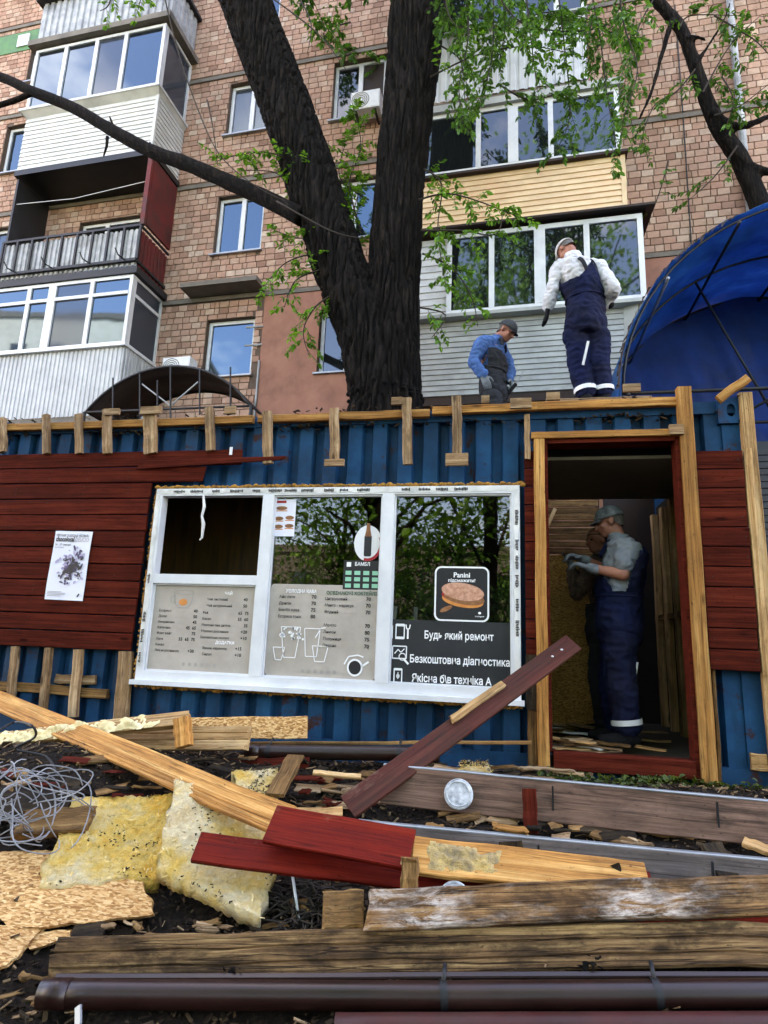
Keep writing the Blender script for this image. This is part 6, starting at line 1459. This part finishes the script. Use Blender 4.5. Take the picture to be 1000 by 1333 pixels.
def person(label, Y, base_px, jp, face, fup, S):
    base = PY(*base_px, Y); base = Vector(base); base.z = S.get('z', base.z)
    T = thing('person', label, 'person', base)
    J = {k: PY(v[0], v[1], Y+(v[2] if len(v) > 2 else 0))-base for k, v in jp.items()}
    J.update({k: Vector(v) for k, v in S.get('abs', {}).items()})
    lat = (J['rs']-J['ls']).normalized(); upv = (J['neck']-J['pelvis']).normalized(); fr = Vector(S['front']).normalized()
    lat = (lat-upv*lat.dot(upv)); sw = S.get('sw', .19); latn = (upv.cross(fr)).normalized(); latn = latn if latn.dot(J['rs']-J['ls']) > 0 else -latn
    fr = (fr-upv*fr.dot(upv)).normalized(); k = S.get('bulk', 1.0)
    hc = J['head']; M = frame(face, fup)
    # ---- the body, one continuous skin
    b = MB(); chain(b, [J['chest'], J['neck'], hc+M @ Vector((0, -.02, -.06))], [.09, .058, .055]); head_into(b, hc, M)
    loft(b, [(J['pelvis']-upv*.06, latn*.14, fr*.10), (J['waist'], latn*.135, fr*.10), (J['chest'], latn*.16, fr*.115), (J['neck']-upv*.05, latn*.11, fr*.07)])
    for s_ in 'lr':
        chain(b, [J['neck']-upv*.05, J[s_+'s'], J[s_+'e'], J[s_+'w']], [.06, .055, .045, .031])
        chain(b, [J[s_+'h'], J[s_+'k'], J[s_+'a']], [.085, .06, .042])
        _ft = Vector((J[s_+'a'].x, J[s_+'a'].y, .045)); cap2(b, _ft, _ft+Vector(S['foot']).normalized()*.13, .03, .025)
        hd = J[s_+'hd']-J[s_+'w']; hand_into(b, J[s_+'w'], hd, S['palm_'+s_], S['thumb_'+s_], S.get('curl', .5))
    remesh(b, .0085, 'body', S.get('skin', 'skin'), T, 2)
    eyes(hc, M, T)
    # ---- shirt
    b = MB(); loft(b, [(J['waist']-upv*.03, latn*.14*k, fr*.105*k), (J['waist']+upv*.08, latn*.152*k, fr*.115*k), (J['chest'], latn*.176*k, fr*.128*k), (J['chest']+upv*.1, latn*.18*k, fr*.12*k), (J['neck']-upv*.035, latn*.10, fr*.075), (J['neck']+upv*S.get('collar', .02), latn*.07, fr*.068)])
    for s_ in 'lr':
        pts = [J['neck']-upv*.07, J[s_+'s'], J[s_+'e'], J[s_+'w']]
        if S['sleeve'] == 'short': pts = [pts[0], pts[1], pts[1].lerp(pts[2], .68)]; chain(b, pts, [.075, .074, .068])
        else: chain(b, pts[:2]+[pts[2]]+[pts[2].lerp(pts[3], .92)], [.075, .075, .06, .047])
    remesh(b, .010, 'shirt', S['shirt'], T, 3, disp=fold(.02, 12, 2))
    if S['sleeve'] != 'short':
        for s_ in 'lr':
            d = (J[s_+'w']-J[s_+'e']).normalized(); b = MB(); b.tube([J[s_+'w']-d*.05, J[s_+'w']-d*.005], [.046, .043], 14); b.build('cuff', S['shirt'], T, True)
    # ---- overalls
    b = MB(); top = S['top']
    loft(b, [(J['pelvis']-upv*.10, latn*.15*k, fr*.125*k), (J['pelvis'], latn*.192*k, fr*.152*k), (J['waist'], latn*.180*k, fr*.142*k), (J['waist']+upv*.09, latn*.194*k, fr*.152*k), (J['chest'], latn*.21*k, fr*.158*k), (J['chest']+upv*.12, latn*.206*k, fr*.15*k)])
    for s_ in 'lr': chain(b, [J[s_+'h'], J[s_+'k'], J[s_+'a']+Vector((0, 0, .015))], [.108*k, .094*k, .082*k])
    def keep(p):
        r_ = p-J['waist']; h = r_.dot(upv); u = r_.dot(latn)/.18; f = r_.dot(fr)
        if p.z < J['la'].z-.035 and p.z < J['ra'].z-.035: return False
        return h < top(u, f)
    remesh(b, .010, 'overalls', S['overalls'], T, 5, keep=keep, disp=fold(.02, 8, 5))
    # braces over the shoulders
    for s_ in (-1, 1):
        hb = top(.35*s_, -1)-.02
        pts = [J['waist']+upv*hb+latn*s_*.06-fr*.15*k, J['chest']+upv*.06+latn*s_*.075-fr*.134*k, J['neck']-upv*.045+latn*s_*.088-fr*.055, J['neck']-upv*.045+latn*s_*.088+fr*.06, J['chest']+upv*.02+latn*s_*.085+fr*.15*k]
        q = smooth_path(pts, 5); b = MB()
        for a, c in zip(q, q[1:]):
            n = ((a+c)/2-(J['neck']-upv*.1)); b.beam(a, c, .036, .008, n.normalized())
        b.build('brace', S.get('brace', S['overalls']), T)
    # belt seam
    pts = [J['waist']+latn*.186*k*math.cos(i*.3142)+fr*.149*k*math.sin(i*.3142) for i in range(21)]; b = MB(); b.tube(pts, .007, 5, False); b.build('waist_seam', S['overalls'], T, True)
    for (s_, u0, u1, w) in S.get('stripes', ()):      # reflective bands round the cuffs
        p, q = J[s_+'k'].lerp(J[s_+'a'], u0), J[s_+'k'].lerp(J[s_+'a'], u1); b = MB(); b.tube([p, p.lerp(q, .5), q], [w, w*1.01, w], 18, False); b.build('reflective_band', 'reflect', T, True)
    for (a, c, w) in S.get('flash', ()):
        A, B = PY(*a)-base, PY(*c)-base; b = MB(); b.beam(A, B, w, .01, (0, -1, 0)); b.build('reflective_strip', 'reflect', T)
    for pk in S.get('pockets', ()):
        q = [PY(*p)-base for p in pk]; b = MB(); n = Vector((0, -.018, 0)); b.add(q+[p-n for p in q], [(0, 1, 2, 3), (0, 4, 5, 1), (1, 5, 6, 2), (2, 6, 7, 3), (3, 7, 4, 0)]); b.build('pocket', S['overalls'], T)
    # ---- boots, gloves, cap
    for s_ in 'lr':
        b = MB(); a = J[s_+'a']; f = Vector(S['foot']).normalized(); g = Vector((0, 0, min(0.0, -a.z)+.0))
        chain(b, [a+Vector((0, 0, .02)), Vector((a.x, a.y, .06))-f*.01], [.06, .058]); chain(b, [Vector((a.x, a.y, .045))-f*.05, Vector((a.x, a.y, .045))+f*.06, Vector((a.x, a.y, .038))+f*.18], [.045, .05, .036])
        remesh(b, .010, 'boot', 'boot', T, 3, keep=None)
        if S.get('glove_'+s_, True):
            hd = J[s_+'hd']-J[s_+'w']; b = MB(); hand_into(b, J[s_+'w'], hd, S['palm_'+s_], S['thumb_'+s_], S.get('curl', .5), 1.03, .004); cap2(b, J[s_+'w'], J[s_+'w']-hd.normalized()*.04, .037, .039)
            remesh(b, .0065, 'glove', S['glove'], T, 2)
    if S.get('cap'):
        b = MB(); n, rg = 18, 7; c = hc+M @ Vector((0, -.010, .030)); vs = []; fs = []
        for i in range(rg+1):
            th = (math.pi/2)*i/rg*1.02
            for q in range(n):
                a = 2*math.pi*q/n; vs.append(c+M @ Vector((.086*math.sin(th)*math.cos(a), .106*math.sin(th)*math.sin(a), .094*math.cos(th)-.004)))
        for i in range(rg):
            for q in range(n): q2 = (q+1) % n; fs.append((i*n+q, (i+1)*n+q, (i+1)*n+q2, i*n+q2))
        b.add(vs, fs); co = b.build('cap', S['cap'], T, True); co.modifiers.new('t', 'SOLIDIFY').thickness = -.006
        b = MB(); vs = []; fs = []
        for i in range(5):
            for q in range(9):
                a = math.pi*(q/8); vs.append(c+M @ Vector((.08*math.cos(a), .08+.072*math.sin(a)*i/4-.016*(1-math.sin(a)), .004-.018*i/4*math.sin(a)-.018*abs(math.cos(a))**2)))
        for i in range(4):
            for q in range(8): fs.append((i*9+q, (i+1)*9+q, (i+1)*9+q+1, i*9+q+1))
        b.add(vs, fs); po = b.build('peak', S['cap'], co, True); po.modifiers.new('t', 'SOLIDIFY').thickness = .006
    b = MB(); c = hc+M @ Vector((0, -.014, .018)); vs = []; fs = []; n = 20
    for i in range(6):
        for q in range(n):
            a = 2*math.pi*q/n; z = .03-.105*i/5*max(.12, min(1, .45-math.sin(a)*.9)); vs.append(c+M @ Vector((.0815*math.cos(a)*(1-.03*i), .1*math.sin(a)*(1-.03*i), z)))
    for i in range(5):
        for q in range(n): q2 = (q+1) % n; fs.append((i*n+q, (i+1)*n+q, (i+1)*n+q2, i*n+q2))
    b.add(vs, fs); ho = b.build('hair', S.get('hair', 'hair'), T, True)
    return T, J, base
# --- worker on the roof, seen from behind
jA = dict(head=(737, 327, .08), neck=(747, 338, .03), chest=(754, 358), waist=(762, 392), pelvis=(763, 425), ls=(729, 348), rs=(781, 349, .02), le=(719, 379, -.02), lw=(713, 401, .0), lhd=(711, 420, .02), re=(799, 376, -.06), rw=(790, 398, .10), rhd=(780, 402, .16),
          lh=(750, 438), rh=(777, 438, .02), lk=(756, 477, .02), rk=(780, 477, .03), la=(763, 512, .0), ra=(785, 511, .04))
TA, JA, baseA = person('worker in white shirt and navy overalls seen from behind, standing on the roof', 1.15, (775, 527), jA, (-.55, .65, -.95), (-.35, .5, 1), dict(
    front=(-.6, 1, -.1), shirt='white_shirt', sleeve='long', overalls='navy', top=lambda u, f: (.16+.16*max(0, 1-abs(u)*1.35)) if f < .02 else .22, cap='cap_white', glove='glove_black', palm_l=(0, 1, 0), thumb_l=(.2, 1, 0), palm_r=(-1, 0, 0), thumb_r=(0, 0, 1), foot=(-.15, 1, 0), curl=.35, glove_r=True, collar=.065,
    bulk=1.06, brace='charcoal', stripes=[('l', .82, .97, .104), ('r', .82, .97, .104)], flash=[((766, 444, .99), (759, 475, 1.02), .022)]))
# trestle he stands on
PF = thing('work_platform', 'low plank trestle on the kiosk roof under the standing worker', 'trestle', (baseA.x, baseA.y+.05, 2.556))
hP = baseA.z-2.556
for dy in (-.16, 0, .16): plank('deck_plank', (-.45, dy, hP-.016), (.45, dy, hP-.016), .15, .03, 'batten', PF)
for dx in (-.38, .38):
    for dy in (-.17, .17): plank('leg', (dx, dy, 0), (dx, dy, hP-.032), .05, .05, 'batten', PF, up=(0, -1, 0))
# --- worker in denim on the roof, turned right
jB = dict(head=(660, 431, .0), neck=(647, 441), chest=(639, 458), waist=(641, 486), pelvis=(643, 512), ls=(648, 447, .17), rs=(628, 447, -.14), re=(617, 470, -.16), rw=(629, 489, -.2), rhd=(634, 500, -.22), le=(662, 476, .15), lw=(664, 496, .05), lhd=(668, 506, 0),
          lh=(646, 520, .1), rh=(640, 520, -.1))
zb = 2.556; bB = PY(643, 600, 1.66)
TB_, JB, baseB = person('worker in blue denim shirt and grey cap looking down on the roof', 1.66, (643, 600), jB, (.75, -.35, -.62), (.45, -.1, 1), dict(z=zb,
    abs=dict(lk=(.10, .12, .50), rk=(.07, -.12, .50), la=(.0, .13, .10), ra=(-.03, -.12, .10)),
    front=(1, -.25, 0), shirt='denim', sleeve='long', overalls='charcoal', top=lambda u, f: .02 if f < .0 else .20, cap='cap_grey', glove='glove', palm_l=(-.5, -1, 0), thumb_l=(0, -1, .4), palm_r=(.4, 1, 0), thumb_r=(1, 0, .2), foot=(1, -.2, 0), curl=.7, bulk=.95))
p = JB['lhd']+baseB
HT = thing('hammer_tacker', 'black hand tool held by the denim-shirted worker', 'tool', p)
b = MB(); b.beam((-.05, -.03, -.06), (.03, -.03, .04), .03, .035, (0, -1, 0)); b.build('grip', 'glove_black', HT); b = MB(); b.tube([(.03, -.03, .04), (.08, -.035, .12), (.10, -.04, .17)], [.008, .006, .003], 6); b.build('blade', 'steel', HT)
# --- worker in the doorway
jC = dict(head=(793, 679), neck=(804, 699), chest=(812, 728), waist=(806, 778), pelvis=(806, 818), rs=(818, 714, .13), ls=(813, 712, -.13), le=(811, 748, -.19), lw=(768, 739, -.16), lhd=(748, 733, -.13), re=(800, 745, .2), rw=(758, 728, .12), rhd=(736, 722, .08),
          lh=(807, 832, -.09), rh=(805, 832, .10), lk=(808, 892, -.1), rk=(800, 892, .12), la=(817, 947, -.1), ra=(803, 943, .16))
TC, JC, baseC = person('worker in grey T-shirt and navy overalls working in the doorway', .46, (806, 964), jC, (-1, .12, -.28), (-.25, 0, 1), dict(z=.165,
    front=(-1, .1, 0), shirt='grey_tee', sleeve='short', overalls='navy', top=lambda u, f: .03+.30*max(0, min(1, (-f-.03)/.10)) if f < .05 else .03+.12*min(1, (f-.05)/.06), cap='cap_camo', glove='glove', palm_l=(0, 0, -1), thumb_l=(0, 1, .3), palm_r=(0, 0, -1), thumb_r=(0, -1, .3), foot=(-1, -.1, 0), curl=.75, bulk=1.1,
    stripes=[('l', .80, .93, .106)], flash=[((829, 862, .335), (823, 905, .335), .022)], pockets=[[(786, 846, .335), (812, 848, .33), (812, 882, .33), (786, 880, .335)]]))
# --- his mate further in
jD = dict(head=(777, 703), neck=(783, 722), chest=(787, 745), waist=(787, 790), pelvis=(787, 825), rs=(791, 735, .13), ls=(779, 735, -.13), le=(751, 772, -.2), lw=(744, 745, -.16), lhd=(744, 728, -.14), re=(761, 765, .15), rw=(744, 742, .1), rhd=(741, 728, .08),
          lh=(785, 838, -.09), rh=(789, 838, .09), lk=(781, 885, -.1), rk=(787, 885, .1), la=(785, 920, -.1), ra=(791, 920, .1))
TD, JD, baseD = person('worker in dark plaid shirt half hidden inside the doorway', 1.2, (787, 935), jD, (-.8, -.5, -.1), (0, 0, 1), dict(z=.118,
    abs=dict(la=(0, -.1, .1), ra=(.02, .1, .1)), front=(-1, -.1, 0), shirt='plaid', sleeve='long', overalls='charcoal', top=lambda u, f: .02, glove='glove', palm_l=(0, 0, -1), thumb_l=(0, 1, .2), palm_r=(0, 0, -1), thumb_r=(0, -1, .2), foot=(-1, 0, 0), curl=.6, skin='skin', hair='charcoal'))
